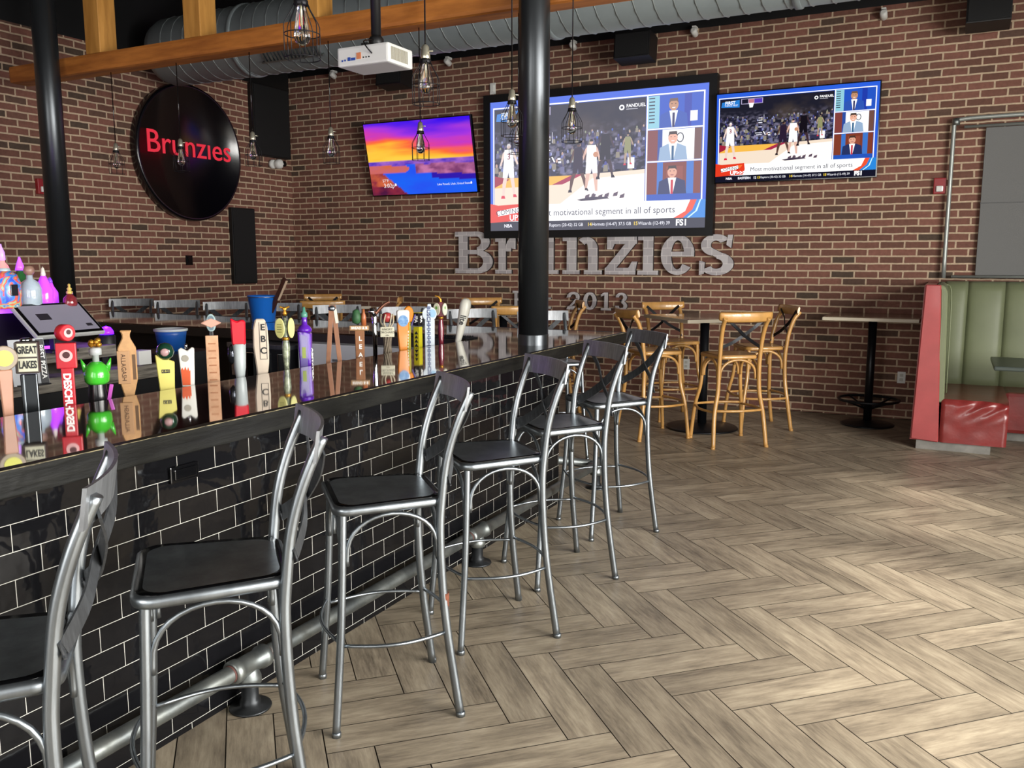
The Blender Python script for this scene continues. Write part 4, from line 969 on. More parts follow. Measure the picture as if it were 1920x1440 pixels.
def many(*fs):
    def g(bm):
        for f in fs: f(bm)
    return g
def poly(*pts, d=.02, bev=.003): return lambda bm: slab(bm, list(pts), d, bev=bev)
def at(f, x=0, y=0, z=0, rz=0, ry=0, rx=0):
    def g(bm):
        s = bmesh.new(); f(s); merge(bm, s, Matrix.Translation((x, y, z)) @ Matrix.Rotation(radians(rz), 4, 'Z') @ Matrix.Rotation(radians(ry), 4, 'Y') @ Matrix.Rotation(radians(rx), 4, 'X'))
    return g
def LT(*prof, seg=24): return lambda bm: lathe(bm, list(prof), seg=seg)
def BX(*a, bev=.003): return lambda bm: box(bm, *a, bev=bev)
# camera-facing yaw for a handle at Y (local -Y towards the viewer)
def cy(Y): return math.degrees(atan2(-TX, Y))   # direction from tap to camera is (-TX,-Y); local -Y -> that
BLK = PL('black', '121214', .25); WHT = PL('white', 'd9d7d0', .35); TXD = PL('ink', '141416', .5); WOODT = PL('maple', 'b58a5c', .5, var=.12, scale=30); REDT = PL('red', 'b3202c', .35); WTX = PL('white_ink', 'efeeea', .5)
# 1 cut by the left edge
tap(1.81, cy(1.81)+10, 'beer tap with copper pink paddle and yellow round badge at left picture edge', [('handle', poly((-.012, 0), (.012, 0), (.022, .245), (-.022, .245), d=.02), PL('copper', 'a87860', .35, var=.1)),
    ('badge', at(LT((.040, -.009), (.043, -.005), (.043, .005), (.040, .009)), z=.285, rx=90), PL('badge_tan', '8a7a68', .4)), ('badge_face', at(LT((.028, -.002), (.028, .002)), y=-.010, z=.285, rx=90), PL('badge_yellow', 'c2c040', .4))])
# 2 Great Lakes
tap(1.895, cy(1.895)-8, 'beer tap with black lantern block lettered GREAT LAKES', [('handle', many(BX(-.026, .026, -.014, .014, 0, .22), ), PL('dark_metal', '24272a', .25, metal=.7)), ('trim_rail', many(BX(-.017, -.012, -.018, -.010, 0, .22, bev=.001), BX(.024, .027, -.018, -.010, .0, .22, bev=.001)), STEEL),
    ('block', many(BX(-.036, .038, -.028, .028, .225, .335, bev=.004)), PL('block_brown', '3a322c', .5)), ('sign_face', many(BX(-.026, .034, -.0300, -.027, .284, .330, bev=0), BX(-.026, .034, -.0300, -.027, .232, .278, bev=0)), PL('sign_cream', 'b9b6a0', .5)),
    ('lettering', many(TXT('GREAT', .036, .004, .307, -.0310, sx=.56, bold=.0012), TXT('LAKES', .036, .004, .255, -.0310, sx=.56, bold=.0012)), TXD), ('top_knob', LT((.014, .335), (.02, .338), (.02, .344), (.012, .348)), CHROME)])
# 3 Deschutes
tap(2.045, cy(2.045)-4, 'red beer tap with round top badge and white vertical DESCHUTES lettering', [('handle', BX(-.021, .021, -.014, .014, 0, .225), REDT), ('block', BX(-.034, .034, -.022, .022, .225, .318, bev=.004), REDT),
    ('disc', at(LT((.028, -.020), (.031, -.016), (.031, .016), (.028, .020)), z=.355, rz=38, rx=90), REDT), ('emblem', many(at(LT((.022, -.001), (.022, .001)), y=-.023, z=.272, rx=90), at(at(LT((.017, -.001), (.017, .001)), y=-.0205, rx=90), z=.355, rz=38)), PL('pink_white', 'd9a8a8', .4)),
    ('emblem_mark', many(at(LT((.012, -.001), (.012, .001)), x=.001, y=-.0245, z=.275, rx=90), at(at(LT((.009, -.001), (.009, .001)), y=-.0215, rx=90), z=.358, rz=38)), PL('dark_red', '401418', .4)), ('lettering', TXT('DESCHUTES', .034, -.003, .115, -.0150, vert=True, bold=.0014, sx=1.0), WTX)])
# 4 green crown
tap(2.165, cy(2.165), 'black beer tap with lime green crown cup and gold knob', [('handle', many(LT((.014, 0), (.03, .04), (.036, .10), (.032, .15), (.03, .185))), BLK), ('arm', at(BX(-.007, .007, -.02, -.006, 0, .09), x=.030, z=.06, ry=12), PL('magenta', 'a0389a', .4)),
    ('crown', many(LT((.034, .150), (.043, .160), (.046, .185), (.040, .215), (.020, .235), (0, .238)), at(LT((.012, 0), (.007, .03), (.002, .05), seg=10), x=.036, z=.20, ry=18), at(LT((.012, 0), (.007, .03), (.002, .05), seg=10), x=-.036, z=.20, ry=-18)), PL('lime', '3fae2e', .25, coat=.5)),
    ('neck', LT((.012, .23), (.012, .26), (.022, .262), (.022, .285), (.014, .29)), PL('grey_white', 'b4b8b8', .3)), ('gold_knob', many(*[at(LT((0, -.011), (.009, -.006), (.011, 0), (.009, .006), (0, .011), seg=10), x=.014*cos(k*1.9), y=.010*sin(k*1.9), z=.300+.004*(k % 4)*1.4) for k in range(9)]), PL('gold', 'b8842c', .3, metal=.7))])
# 5 Allagash
tap(2.305, cy(2.305)-3, 'maple wood beer tap shaped like an oar bottle, lettered ALLAGASH', [('handle', poly((-.016, 0), (.016, 0), (.019, .09), (.034, .15), (.034, .275), (.014, .315), (.014, .33), (.022, .345), (-.022, .345), (-.014, .33), (-.014, .315), (-.034, .275), (-.034, .15), (-.019, .09), d=.028, bev=.004), WOODT),
    ('label_board', BX(-.036, .010, -.020, -.013, .135, .265, bev=.002), PL('board', 'a8805a', .6)), ('lettering', TXT('ALLAGASH', .023, -.014, .20, -.0210, vert=True, sx=.95), PL('burnt', '4a3020', .7)), ('burn_mark', BX(.018, .03, -.0148, -.0138, .15, .25, bev=0), PL('burnt2', '5a4028', .7))])
# 6 yellow with green globe
tap(2.49, cy(2.49), 'pale yellow beer tap topped by dark green globe', [('handle', poly((-.022, 0), (.026, 0), (.034, .20), (-.040, .232), d=.024), PL('pale_yellow', 'cfc468', .4)), ('globe', LT((0, .205), (.018, .211), (.03, .224), (.036, .243), (.03, .264), (.018, .276), (0, .281)), PL('globe_green', '153526', .12, coat=.8)),
    ('globe_badge', at(LT((.018, -.001), (.014, .006), (0, .007)), x=-.002, y=-.030, z=.243, rx=90), PL('badge_pink', 'a88484', .4)), ('label', BX(-.018, .014, -.0135, -.012, .155, .170, bev=0), TXD), ('lettering', TXT('K·B·C', .012, -.002, .1625, -.0143), PL('yellow_ink', 'cfc468', .4))])
# 7 white and orange
tap(2.60, cy(2.60)-6, 'white beer tap with orange flame lower half', [('handle', poly((-.018, .0), (.024, 0), (.032, .245), (.024, .252), (.004, .236), (-.022, .250), (-.032, .242), d=.026), WHT), ('flame', poly((-.020, .09), (.012, .09), (.014, .155), (.010, .150), (.006, .168), (.0, .152), (-.006, .17), (-.012, .154), (-.018, .166), (-.024, .155), d=.0275, bev=0), PL('orange', 'd0562a', .4)),
    ('foot_collar', BX(-.022, .026, -.015, .015, .06, .085), BLK), ('emblem', at(LT((.014, -.001), (.014, .001)), x=-.004, y=-.0145, z=.205, rx=90), PL('emblem_grey', '9a9488', .4)), ('spout', LT((.006, .245), (.006, .262), (.003, .266), seg=12), CHROME)])
# 8 peach plank, oval and diamond
tap(2.745, cy(2.745)-4, 'peach wood plank beer tap with oval and pink diamond on top', [('handle', BX(-.026, .026, -.010, .010, 0, .29, bev=.002), PL('peach', 'b98a68', .6, c2='c99e7c', scale=30)), ('oval', poly(*arc(0, .345, .021, .040, 0, 360, 24)[:-1], d=.012), PL('oval_blue', '8fa4a4', .4)),
    ('oval_rim', many(poly(*arc(0, .363, .013, .014, 0, 360, 20)[:-1], d=.014, bev=0), poly(*arc(0, .325, .011, .012, 0, 360, 20)[:-1], d=.014, bev=0)), PL('oval_dark', '566a74', .4)), ('diamond', poly((-.044, .345), (0, .323), (.044, .345), (0, .367), d=.018), PL('diamond_pink', 'c08e7c', .4)), ('neck', BX(-.008, .008, -.006, .006, .285, .312), BLK),
    ('engraving', many(*[BX(-.016, .016, -.0112, -.0098, .06+.032*k, .066+.032*k, bev=0) for k in range(7)]), PL('engrave', 'a06a48', .6))])
# 9 red cap silver body
tap(2.905, cy(2.905), 'silver cylinder beer tap with bright red square top', [('handle', LT((.013, 0), (.015, .05), (.026, .13), (.030, .238), (.028, .240)), PL('silver', 'a9b0b0', .35)), ('red_cap', poly((-.030, .236), (.030, .236), (.032, .345), (.012, .350), (-.006, .342), (-.034, .358), d=.05, bev=.006), PL('scarlet', 'c41428', .4)),
    ('spoon', at(LT((0, 0), (.014, .015), (.018, .045), (.014, .08), (0, .095), seg=16), x=-.034, z=.145), PL('spoon_dark', '3a3c42', .1, metal=.8))])
# 10 EBC
tap(3.045, cy(3.045), 'off white paddle beer tap with black letters EBC', [('handle', poly((-.018, 0), (.020, 0), (.022, .05), (.034, .14), (.036, .22), (.032, .31), (.020, .345), (-.022, .345), (-.034, .30), (-.036, .22), (-.026, .12), d=.03, bev=.006), PL('cream', 'c5b6a4', .4)),
    ('letter_strip', many(BX(-.006, -.004, -.0165, -.0148, .155, .33, bev=0), BX(.025, .027, -.0165, -.0148, .155, .33, bev=0), BX(-.004, .025, -.0165, -.0148, .155, .157, bev=0)), TXD), ('lettering', many(TXT('E', .042, .0105, .305, -.0165, bold=.001), TXT('B', .042, .0105, .25, -.0165, bold=.001), TXT('C', .042, .0105, .195, -.0165, bold=.001)), TXD)])
# 11 two ovals
def ovals(colr, name): 
    return [('oval_badge', many(at(poly(*cap(.026, .050), d=.008), x=-.026, y=-.012, z=.290, rz=-25), at(poly(*cap(.020, .050), d=.008), x=.028, y=-.010, z=.290, rz=35)), PL(name, colr, .4)),
            ('badge_text', many(*[at(BX(-.012, .012, -.0052, -.0042, -.02+.012*k, -.016+.012*k, bev=0), x=-.026, y=-.012, z=.290, rz=-25) for k in range(4)]), PL(name+'_ink', '7c7a48', .5))]
tap(3.215, cy(3.215), 'marbled beer tap carrying two yellow ovals and gold topper', [('handle', LT((.010, 0), (.016, .05), (.012, .10), (.018, .15), (.020, .2), (.014, .24), (.010, .34)), PL('marble', '1c221c', .2, c2='b0b89a', scale=30)), ('gold_ring', LT((.014, .228), (.018, .232), (.018, .242), (.014, .246)), PL('gold')if False else PL('gold', 'b8842c')),
    ('neck_block', BX(-.012, .012, -.008, .008, .25, .35), BLK), ('gold_topper', many(LT((.008, .35), (.012, .36), (.006, .375), (.014, .385), (.004, .392)), poly((-.024, .388), (0, .380), (.026, .390), (.022, .398), (0, .39), (-.024, .398), d=.01)), PL('gold', 'b8842c'))]+ovals('c3bd78', 'oval_yellow'))
# 12 purple
PUR = PL('purple', '5b23a8', .2, coat=.5); PURL = PL('purple_panel', '6a5c9c', .25, coat=.4)
tap(3.355, cy(3.355)-14, 'glossy purple square bottle beer tap lettered ABITA', [('handle', poly((-.022, 0), (.026, 0), (.034, .255), (-.034, .275), d=.04, bev=.005), PUR), ('front_panel', poly((-.016, .02), (.014, .02), (.020, .24), (-.024, .25), d=.0425, bev=0), PURL), ('label', BX(-.010, .008, -.0225, -.0205, .13, .185, bev=0), PL('lime_label', '9aa858', .5)),
    ('lettering', at(TXT('ABITA', .036, 0, .13, 0, vert=True, bold=.0015), x=.0345, y=0, z=0, rz=90), WTX), ('shoulder', LT((.036, .262), (.036, .275), (.026, .290), (.014, .298), (.013, .33), (.015, .335)), PUR), ('cap', LT((.014, .333), (.017, .338), (.016, .355), (.008, .362), (.006, .385)), PL('cap_green', '4f8a78', .3))])
# 13 drafting compass shape
tap(3.575, cy(3.575), 'tall wooden A-shaped beer tap like a drafting compass', [('handle', many(at(BX(-.012, .012, -.010, .010, -.02, .385, bev=.002), x=-.034, ry=4.6), at(BX(-.012, .012, -.010, .010, -.02, .385, bev=.002), x=.040, ry=-5)), PL('walnut', '8a5c40', .5, var=.15, scale=20)), ('metal_hinge', many(LT((.016, .355), (.02, .36), (.02, .375), (.012, .382))), STEEL), ('silver_tag', at(BX(-.008, .008, -.012, -.010, 0, .075, bev=0), x=.024, z=.29, ry=-7), PL('tag', 'c2beb2', .4))])
# 14 sign post with green head
tap(3.805, cy(3.805)-6, 'wooden signpost beer tap with green head and white LEAVE lettering', [('handle', poly((-.022, 0), (.022, 0), (.026, .235), (-.026, .235), d=.024), PL('oak', '8c5c3a', .6, var=.2, scale=20)), ('green_head', at(LT((0, 0), (.022, .010), (.026, .04), (.018, .075), (0, .085), seg=14), x=-.016, z=.268), PL('forest', '2f5a34', .6, var=.3, scale=40)), ('bottle', many(at(LT((.014, 0), (.014, .05), (.007, .07), (.006, .09), seg=14), x=.024, z=.262)), PL('amber', 'a05a34', .3)),
    ('sign_board', BX(-.052, .050, -.018, .006, .236, .262, bev=.003), PL('sign_tan', 'b08a60', .5)), ('sign_text', TXT('BREAD & B', .018, 0, .249, -.0192, bold=.0006), WTX), ('lettering', many(*[TXT(c, .034, .004, .19-.045*k, -.0130, bold=.001) for k, c in enumerate('LEAV')]), WTX)])
# 15 chrome pipe
tap(3.945, cy(3.945), 'chrome pipe beer tap with slanting copper spout', [('handle', many(LT((.012, 0), (.013, .22), (.017, .25), (.017, .30), (.012, .325)), at(LT((.016, 0), (.020, .01), (.012, .03)), x=-.014, z=.32)), CHROME), ('copper_spout', many(lambda bm: tube(bm, spline([(.006, 0, .315), (.03, 0, .345), (.06, 0, .372), (.085, 0, .385)], 5), .009, 12)), PL('copper_spout', '9a6a58', .25, metal=.8))])
# 16 rooted tap
tap(4.065, cy(4.065), 'gnarled root beer tap holding red apple and cream name board', [('handle', many(*[(lambda k: (lambda bm: tube(bm, spline([(.014*cos(k), .010*sin(k), 0), (.020*cos(k+.8), .014*sin(k+.8), .07), (.016*cos(k+1.5), .012*sin(k+1.5), .14), (.026*cos(k+2), .016*sin(k+2), .20)], 5), [.007]*16, 8)))(k*.785) for k in range(8)]), PL('bark', '6c6050', .7, var=.3, scale=50)), ('root_band', LT((.018, .055), (.026, .065), (.020, .08)), PL('bark_dark', '30261e', .6)),
    ('name_board', BX(-.040, .040, -.030, -.020, .180, .238, bev=.004), PL('board_cream', 'c2bda6', .5)), ('lettering', many(TXT('ANGRY', .018, 0, .224, -.0312), TXT('ORCHARD', .017, 0, .207, -.0312), TXT('cider', .011, 0, .191, -.0312)), PL('grey_ink', '5a5648', .5)),
    ('apple', LT((0, .262), (.020, .268), (.028, .290), (.022, .315), (.006, .320), (0, .314)), PL('apple', '9a3434', .35)), ('branches', many(*[(lambda k: (lambda bm: tube(bm, spline([(.018*cos(k), .014*sin(k), .235), (.036*cos(k), .026*sin(k), .265), (.034*cos(k+.3), .026*sin(k+.3), .31)], 5), .0045, 7)))(k*1.05) for k in range(6)]), PL('branch', 'a89c84', .6))])
# 17 orange wheat handle
ORG = PL('tangerine', 'd27c18', .3, coat=.4)
tap(4.225, cy(4.225)+8, 'orange curved beer tap with white top and blue moon badge', [('handle', poly((-.018, 0), (.018, 0), (.020, .06), (.034, .20), (.036, .255), (-.036, .255), (-.034, .20), (-.024, .06), d=.03, bev=.006), ORG), ('white_top', poly((-.036, .250), (.036, .250), (.038, .318), (.030, .326), (-.030, .326), (-.038, .316), d=.034, bev=.006), WHT),
    ('blue_badge', poly(*arc(0, .262, .030, .034, 0, 360, 24)[:-1], d=.038, bev=0), PL('badge_blue', '3a70a8', .35, c2='86aacb', scale=40)), ('side_text', many(*[BX(.0205+.0008*k, .024+.0008*k, -.017, -.0153, .03+.018*k, .040+.018*k, bev=0) for k in range(10)]), WTX)])
tap(4.285, cy(4.285)+5, 'second orange beer tap with rounded head behind the blue badge one', [('handle', poly((-.010, 0), (.010, 0), (.012, .25), (-.012, .25), d=.02), PL('olive_yellow', 'a09428', .4)), ('head', poly(*(arc(0, .30, .030, .046, -20, 200, 16)+[(-.02, .25), (.02, .25)]), d=.03, bev=.006), ORG), ('purple_band', at(BX(-.004, .004, -.016, -.013, 0, .07, bev=0), x=.016, z=.23, ry=20), PL('violet', '3c2a70', .4))])
# 18 yellow caution
YEL = PL('caution', 'b5aa18', .4)
tap(4.385, cy(4.385)-30, 'yellow square beer tap with black triangles and IPA box top', [('handle', BX(-.020, .020, -.020, .020, 0, .215, bev=.002), YEL), ('triangles', many(*[at(poly((-.013, 0), (.013, .0), (.0, .02), d=.041, bev=0), z=.02+.025*k) for k in range(7)]), TXD), ('head_block', BX(-.022, .022, -.022, .022, .222, .300, bev=.003), BLK), ('lettering', many(at(TXT('IPA', .030, 0, .262, -.0232, vert=True, bold=.001), x=0), at(at(TXT('IPA', .030, 0, .262, -.0232, vert=True, bold=.001)), rz=90)), WTX), ('lip', BX(-.021, .021, -.021, .021, .296, .302, bev=0), YEL)])
# 19 Busch
tap(4.515, cy(4.515), 'white beer tap with blue vertical lettering and round head', [('handle', poly((-.030, 0), (.030, 0), (.033, .25), (-.030, .25), d=.02, bev=.004), PL('ice_white', 'c9d2da', .35)), ('round_head', many(poly(*arc(0, .285, .046, .046, 0, 360, 28)[:-1], d=.022, bev=.004), poly((-.014, .32), (.014, .32), (.010, .348), (-.010, .348), d=.018)), PL('ice_white', 'c9d2da')), ('blue_panel', poly(*arc(.020, .290, .022, .026, 0, 360, 20)[:-1], d=.0235, bev=0), PL('mountain_blue', '8fb4cf', .35)),
    ('lettering', TXT('BUSCHHHHHH', .030, -.004, .21, -.0135, vert=True, bold=.0006, sx=1.22), PL('navy_ink', '44507c', .4))])
# 20 burgundy
tap(4.65, cy(4.65), 'burgundy beer tap with two cream ovals and curved gold tip', [('handle', LT((.010, 0), (.013, .04), (.018, .14), (.020, .18), (.014, .24), (.012, .25)), PL('burgundy', '6c1c2c', .25, coat=.6)), ('gold_ring', LT((.013, .246), (.017, .25), (.017, .258), (.013, .262)), PL('gold', 'b8842c')), ('shield', poly((-.020, .262), (.020, .262), (.026, .32), (.012, .355), (-.012, .355), (-.026, .32), d=.022), PL('burgundy_dark', '5a1420', .3)),
    ('gold_tip', lambda bm: tube(bm, spline([(0, 0, .35), (-.002, 0, .372), (-.016, 0, .388), (-.036, 0, .392)], 5), [.008]*6+[.007]*5+[.005]*5, 12), PL('gold', 'b8842c')), ('oval_badge', many(at(poly(*cap(.024, .040), d=.008), x=-.026, y=-.010, z=.308, rz=-20), at(poly(*cap(.019, .040), d=.008), x=.026, y=-.010, z=.308, rz=30)), PL('cream_oval', 'b8b49c', .4)), ('hop_mark', many(at(poly(*cap(.007, .010), d=.0095, bev=0), x=-.026, y=-.010, z=.318, rz=-20), at(poly(*cap(.006, .010), d=.0095, bev=0), x=.026, y=-.010, z=.318, rz=30)), PL('hop_green', '5a8a3a', .4))])
# 21 lite
tap(4.825, cy(4.85), 'plain white baseball bat shaped beer tap lettered lite, last on the right', [('handle', LT((.018, 0), (.019, .08), (.027, .18), (.036, .29), (.037, .34), (.030, .365), (.014, .376), (0, .378), seg=32), PL('bat_white', 'cfccc0', .35)), ('lettering', TXT('lite', .052, 0, .235, -.0335, vert=True, bold=.001), TXD)], lean=12)

# ================================================================ back bar island
t = thing('back_bar', 'weathered grey wood back bar shelf unit inside the bar at left', 'back bar', (-4.65, 2.4, 0))
bm = new(); box(bm, -.30, .34, -1.3, 1.26, 0, .86); obj('cabinet', bm, BLACKPAINT, t)
bm = new(); box(bm, -.32, .36, -1.32, 1.28, .865, .945, bev=.006); obj('counter_plank', bm, GREYWOOD, t)
bm = new(); box(bm, -.30, .18, -1.3, 1.10, 1.0, 1.07, bev=.005); obj('upper_plank', bm, GREYWOOD, t)
bm = new()
for y in (-1.2, -.4, .4, 1.05):
    bm = new(); box(bm, -.28, .14, y-.02, y+.02, .944, 1.001); obj('riser', bm, BLACKPAINT, t)
t2 = thing('liquor_shelf', 'purple lit glass shelf step holding liquor bottles at far left', 'shelf', (-4.72, 2.2, 1.07))
bm = new(); box(bm, -.16, .20, -1.0, 1.06, .218, .244, bev=.003); obj('shelf_board', bm, M('shelf_acrylic', '9a60d8', .2, emis='a040ff', es=.9), t2)
bm = new(); box(bm, -.16, .17, -1.0, 1.02, .001, .218); obj('riser', bm, M('shelf_dark', '120a1c', .3), t2)
bm = new(); box(bm, .172, .180, -1.0, 1.02, .005, .02); obj('led_strip', bm, M('led_purple', '8a30ff', .3, emis='7a20ff', es=6.), t2)
ZS = 1.315
def bottle(x, y, prof, mt, capm, label, capprof, extra=None):
    t = thing('liquor_bottle', label, 'bottle', (x, y, ZS), 0, 'liquor bottles on the lit shelf')
    bm = new(); lathe(bm, prof, seg=28); obj('body', bm, mt, t)
    bm = new(); lathe(bm, capprof, seg=18); obj('stopper', bm, capm, t)
    if extra: extra(t)
def swirl_mat():
    m, n, b = nt('psychedelic'); tc = node(n, 'ShaderNodeTexCoord'); nz = node(n, 'ShaderNodeTexNoise', Scale=9., Detail=1., Distortion=2.2); n.links.new(tc.outputs['Object'], nz.inputs[0])
    r = node(n, 'ShaderNodeValToRGB'); e = r.color_ramp.elements; e[0].color = (*h('3a58c8'), 1); e[0].position = .3; e[1].color = (*h('c8d0b8'), 1); e[1].position = .75
    for p, c in ((.4, '4a90d0'), (.47, 'd84a5a'), (.54, 'e08a50'), (.6, '88c8a8'), (.67, '5060c8')): k = e.new(p); k.color = (*h(c), 1)
    r.color_ramp.interpolation = 'EASE'; n.links.new(nz.outputs[0], r.inputs[0]); n.links.new(r.outputs[0], b.inputs['Base Color']); b.inputs['Roughness'].default_value = .25; return m
MAG = M('purple_lit_glass', 'b050e8', .08, 0, emis='b030f0', es=.55); CLR = M('pale_glass', '9fb0bc', .08, 0, coat=.5, c2='b8c4cc', scale=12)  # MAG: purple shelf light put into the bottle's own colour and emission
bottle(-4.50, 2.865, [(.07, 0), (.075, .01), (.075, .14), (.06, .18), (.03, .2)], swirl_mat(), M('stop_swirl', 'a8c0c0', .3), 'large bottle with psychedelic multicoloured label and rounded shoulders', [(.028, .195), (.030, .2), (.028, .215)],
       lambda t: obj('label', (lambda bm: (box(bm, .072, .078, -.02, .02, .07, .13, bev=.003), bm)[1])(new()), M('label_black', '101018', .3), t))
bottle(-4.49, 2.998, [(.05, 0), (.056, .01), (.056, .10), (.045, .135), (.018, .155), (.016, .18)], CLR, M('cork_ball', '8f6f60', .4), 'squat pale clear bottle with a round brown stopper', [(.016, .175), (.026, .19), (.028, .205), (.022, .222), (0, .23)])
bottle(-4.66, 2.96, [(.04, 0), (.042, .01), (.042, .19), (.030, .225), (.016, .245), (.015, .26)], M('lit_orange_liquor', 'e8906a', .1, emis='ff70a0', es=.5), M('pourer_a', 'c0a0d8', .3, emis='b060ff', es=.3), 'tall orange necked bottle with painted shelf light glow, behind the colourful bottle', [(.015, .255), (.019, .26), (.017, .30), (.006, .33), (.004, .345)])  # emission on neck and pourer paints in light from the lit shelf
bottle(-4.66, 3.06, [(.038, 0), (.04, .01), (.04, .15), (.022, .19), (.015, .21)], M('green_liquor', '2c6a34', .1), M('pourer_b', 'a060e0', .3, emis='a040ff', es=.8), 'green bottle with conical pourer given a painted purple shelf glow', [(.026, .20), (.02, .225), (.012, .25), (.008, .262), (.005, .275)])  # pourer emission stands in for the purple shelf light
bottle(-4.50, 3.085, [(.042, 0), (.045, .01), (.045, .09), (.022, .15), (.014, .17)], MAG, M('pourer_c', 'e0d8c8', .2), 'bottle painted with magenta shelf light, with white flame shaped stopper', [(.012, .168), (.014, .18), (.008, .21), (0, .225)])
bottle(-4.56, 3.165, [(.036, 0), (.038, .01), (.038, .075), (.018, .11), (.012, .13)], MAG, M('pourer_d', '8040c0', .3, emis='7030d0', es=.5), 'small bottle painted with magenta shelf light beside the far left column', [(.012, .125), (.013, .14), (.004, .16)])  # body and pourer emission stand in for the purple shelf light
bottle(-4.44, 3.195, [(.034, 0), (.038, .012), (.034, .045), (.015, .065), (.011, .07)], M('ruby_glass', '7c2a30', .12, coat=.6, var=.3, scale=50), M('stop_gold', 'd8c068', .3, metal=.3), 'low ruby red bottle with stepped gold stopper', [(.016, .068), (.018, .08), (.010, .086), (.014, .098), (.006, .106), (.008, .12), (0, .128)])
# point of sale screen
t = thing('register_screen', 'tilted touch screen register with grey display on the back bar', 'screen', (-4.33, 3.055, 1.07))
mt = Matrix.Rotation(radians(90), 4, 'Z') @ Matrix.Rotation(radians(-52), 4, 'X')
bm = new(); box(bm, -.205, .205, -.012, .012, 0, .265, bev=.006, mat=Matrix.Translation((.08, 0, .095)) @ mt); obj('housing', bm, M('register_white', 'b0b0ae', .4), t)
bm = new(); box(bm, -.198, .198, -.016, -.011, .008, .258, bev=.002, mat=Matrix.Translation((.08, 0, .095)) @ mt); obj('bezel', bm, GLOSSBLACK, t)
bm = new(); box(bm, -.180, .180, -.0185, -.0155, .025, .24, mat=Matrix.Translation((.08, 0, .095)) @ mt); obj('display', bm, M('display_grey', '6f6c78', .35, emis='8a8696', es=.22), t)
bm = new(); box(bm, -.12, -.05, -.0195, -.018, .12, .17, mat=Matrix.Translation((.08, 0, .095)) @ mt); box(bm, .12, .155, -.0195, -.018, .05, .072, mat=Matrix.Translation((.08, 0, .095)) @ mt); obj('dark_icons', bm, M('display_dark', '2a2830', .3), t)  # two dark rectangles laid on the display
bm = new(); box(bm, -.10, .02, -.08, .08, 0, .015, bev=.004); box(bm, -.06, -.02, -.04, .04, .01, .16, bev=.004); obj('stand', bm, BLACKPAINT, t)
# menu cards
t = thing('menu_card', 'white paper menu card propped behind the GREAT LAKES tap', 'menu', (-4.12, 2.72, .945))
bm = new(); box(bm, -.085, .085, -.002, .002, 0, .235, mat=T3(0, 0, 0, 78, -10)); obj('page', bm, M('paper_white', 'b4b7bc', .7), t)
bm = new(); box(bm, .045, .083, -.004, -.002, .004, .23, mat=T3(0, 0, 0, 78, -10)); obj('black_margin', bm, M('paper_black', '15151a', .5), t)
bm = new(); text(bm, 'BEST PIZZA', .034, T3(0, 0, 0, 78, -10) @ Matrix.Translation((.064, -.0045, .115)) @ Matrix.Rotation(radians(90), 4, 'Y'), depth=.0004, bold=.0006); obj('lettering', bm, WTX, t)
bm = new(); box(bm, -.03, .05, -.07, .07, 0, .006); obj('card_foot', bm, BLACKPAINT, t)
# white box
t = thing('white_box', 'small white tissue box on the end of the back bar counter', 'box', (-4.36, 3.58, .946))
bm = new(); box(bm, -.04, .04, -.045, .045, 0, .085, bev=.003); obj('carton', bm, WHITEPL, t)
bm = new(); box(bm, -.012, .012, -.03, .03, .084, .087); obj('opening', bm, M('box_slot', '8a8a88', .6), t)
# back cooler / ice well white panel under far bar side
t = thing('ice_bin', 'white fronted ice bin under the far side of the bar', 'ice bin', (-3.7, 4.78, 0))
bm = new(); box(bm, -.46, .70, -.02, .40, .12, .985, bev=.006); obj('body', bm, M('bin_white', 'c3c6c9', .4), t)
bm = new(); box(bm, -.15, .02, -.025, -.019, .865, .882); obj('badge', bm, M('bin_badge', '5c6064', .4), t)
bm = new(); box(bm, -.44, .68, 0, .38, 0, .12); obj('plinth', bm, BLACKPAINT, t)
t = thing('glass_rack', 'stainless glass washer beside the white ice bin', 'glass washer', (-4.50, 4.72, 0))
bm = new(); box(bm, -.30, .30, -.0, .42, .1, .93, bev=.006); obj('body', bm, M('rack_dark', '2a2c2e', .3, .6), t)
bm = new(); box(bm, -.30, .30, -.012, .42, .93, .965, bev=.004); obj('lid', bm, STEEL, t)
for k in range(4):
    bm = new(); box(bm, -.26+.15*k, -.19+.15*k, -.012, 0, .72, .9, bev=.004); obj('panel', bm, CHROME, t)
bm = new(); box(bm, -.28, .28, .02, .40, 0, .1); obj('plinth', bm, BLACKPAINT, t)
# rubber bar mat on the far side
t = thing('bar_mat', 'black rubber bar service mat lying along the inner edge of the counter', 'bar mat', (-3.15, 4.955, ZT+.0015))
bm = new(); box(bm, -.60, .33, -.06, .06, 0, .006); obj('sheet', bm, M('rubber', '101010', .7), t)
bm = new()
for k in range(46):
    for j in range(5): lathe(bm, [(.006, 0), (.005, .008)], (-.58+.0195*k, -.045+.0225*j, .006), 6)
obj('nubs', bm, M('rubber', '101010'), t)['kind'] = 'stuff'
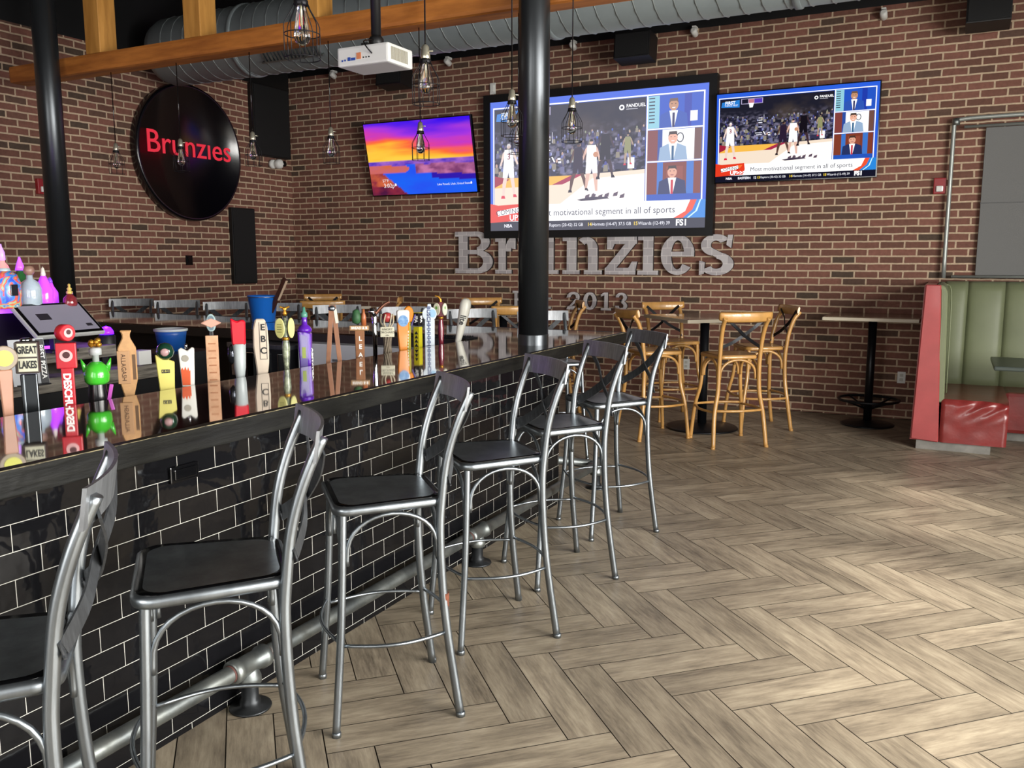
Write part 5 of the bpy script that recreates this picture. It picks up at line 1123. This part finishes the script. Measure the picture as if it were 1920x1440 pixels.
# bucket with scoop
t = thing('blue_bucket', 'bright blue plastic bucket standing on the far side of the bar', 'bucket', (-5.17, 5.5, ZT+.001))
bm = new(); lathe(bm, [(.092, 0), (.095, .004), (.122, .212), (.127, .214), (.127, .223), (.118, .223), (.092, .01), (0, .008)], seg=40); obj('pail', bm, M('bucket_blue', '1b66c2', .35, coat=.3), t)
bm = new(); tube(bm, [(.126*cos(a*pi/12+pi), .126*sin(a*pi/12+pi), .21) for a in range(13)], .003, 6); obj('bail_handle', bm, STEEL, t)
t = thing('muddler', 'dark brown wooden paddle leaning in the blue bucket', 'paddle', (-5.10, 5.5, ZT+.06))
mt = Matrix.Translation((.0, 0, .0)) @ Matrix.Rotation(radians(31), 4, 'Y')
bm = new(); box(bm, -.022, .022, -.010, .010, .03, .36, bev=.008, mat=mt); obj('shaft', bm, M('dark_wood', '3a1e16', .4), t)
bm = new(); box(bm, .020, .027, -.012, .012, .16, .35, bev=.003, mat=mt); obj('pale_edge', bm, M('pale_edge', 'b8a088', .4), t)
# blue bowl near the island
t = thing('blue_tub', 'blue tub with white rim sitting behind the taps', 'tub', (-4.80, 4.20, 0))
bm = new(); lathe(bm, [(.085, .95), (.10, 1.06), (.105, 1.09), (.095, 1.09), (.08, .97), (0, .965)], seg=36); obj('tub_wall', bm, M('tub_blue', '17509a', .4), t)
bm = new(); lathe(bm, [(.103, 1.085), (.112, 1.087), (.112, 1.102), (.098, 1.104), (.093, 1.09)], seg=36); obj('rim', bm, M('tub_rim', 'c8d0cc', .4), t)
bm = new(); box(bm, -.22, .22, -.2, .2, .9, .95); box(bm, -.18, .18, -.16, .16, 0, .9); obj('stand_block', bm, BLACKPAINT, t)
# purple LED glass rinser glow
t = thing('glow_lamp', 'small purple glowing LED spot at the end of the back bar', 'LED lamp', (-4.55, 3.50, .946))
bm = new(); lathe(bm, [(.05, 0), (.05, .17), (.04, .18)], seg=20); obj('body', bm, BLACKPAINT, t)
bm = new(); lathe(bm, [(.0, .18), (.042, .182), (.04, .20), (.026, .222), (0, .232)], seg=24); obj('glowing_dome', bm, M('dome_purple', '5a20e8', .3, emis='5010ff', es=3.5), t)

# ================================================================ lights
def area(name, loc, target, sx, sy, power, col):
    l = bpy.data.lights.new(name, 'AREA'); l.shape = 'RECTANGLE'; l.size = sx; l.size_y = sy; l.energy = power; l.color = col
    o = bpy.data.objects.new(name, l); COL.objects.link(o); o.location = loc
    o.rotation_euler = (Vector(target)-Vector(loc)).to_track_quat('-Z', 'Y').to_euler(); return o
DAY = (1., .98, .93)
for (a, b), pw in zip(WR, (85, 165, 150)): area('window_daylight', (XR+.18, (a+b)/2, 1.85), (XR-3, (a+b)/2, 1.3), b-a, 2.5, pw*(b-a), DAY)
for (a, b), pw in zip(WF, (105, 55)): area('window_daylight', ((a+b)/2, YF-.16, 1.85), ((a+b)/2, YF+3, 1.3), b-a, 2.5, pw, DAY)
s = bpy.data.lights.new('sun', 'SUN'); s.energy = 3.2; s.angle = radians(4.5); s.color = (1, .95, .86)
so = bpy.data.objects.new('sun', s); COL.objects.link(so); so.rotation_euler = Vector((-.80, .32, -.52)).to_track_quat('-Z', 'Y').to_euler()
p = bpy.data.lights.new('shelf_glow', 'AREA'); p.shape = 'RECTANGLE'; p.size = 1.4; p.size_y = .1; p.energy = 2.5; p.color = (.55, .15, 1)
po = bpy.data.objects.new('shelf_glow', p); COL.objects.link(po); po.location = (-4.60, 2.6, 1.33); po.rotation_euler = (0, pi, 0)
p = bpy.data.lights.new('dome_glow', 'POINT'); p.energy = 1.5; p.color = (.35, .1, 1); p.shadow_soft_size = .04
po = bpy.data.objects.new('dome_glow', p); COL.objects.link(po); po.location = (-4.55, 3.50, 1.26)
w = bpy.data.worlds.new('world'); SC.world = w; w.use_nodes = True
w.node_tree.nodes['Background'].inputs[0].default_value = (.95, .97, 1, 1); w.node_tree.nodes['Background'].inputs[1].default_value = .6
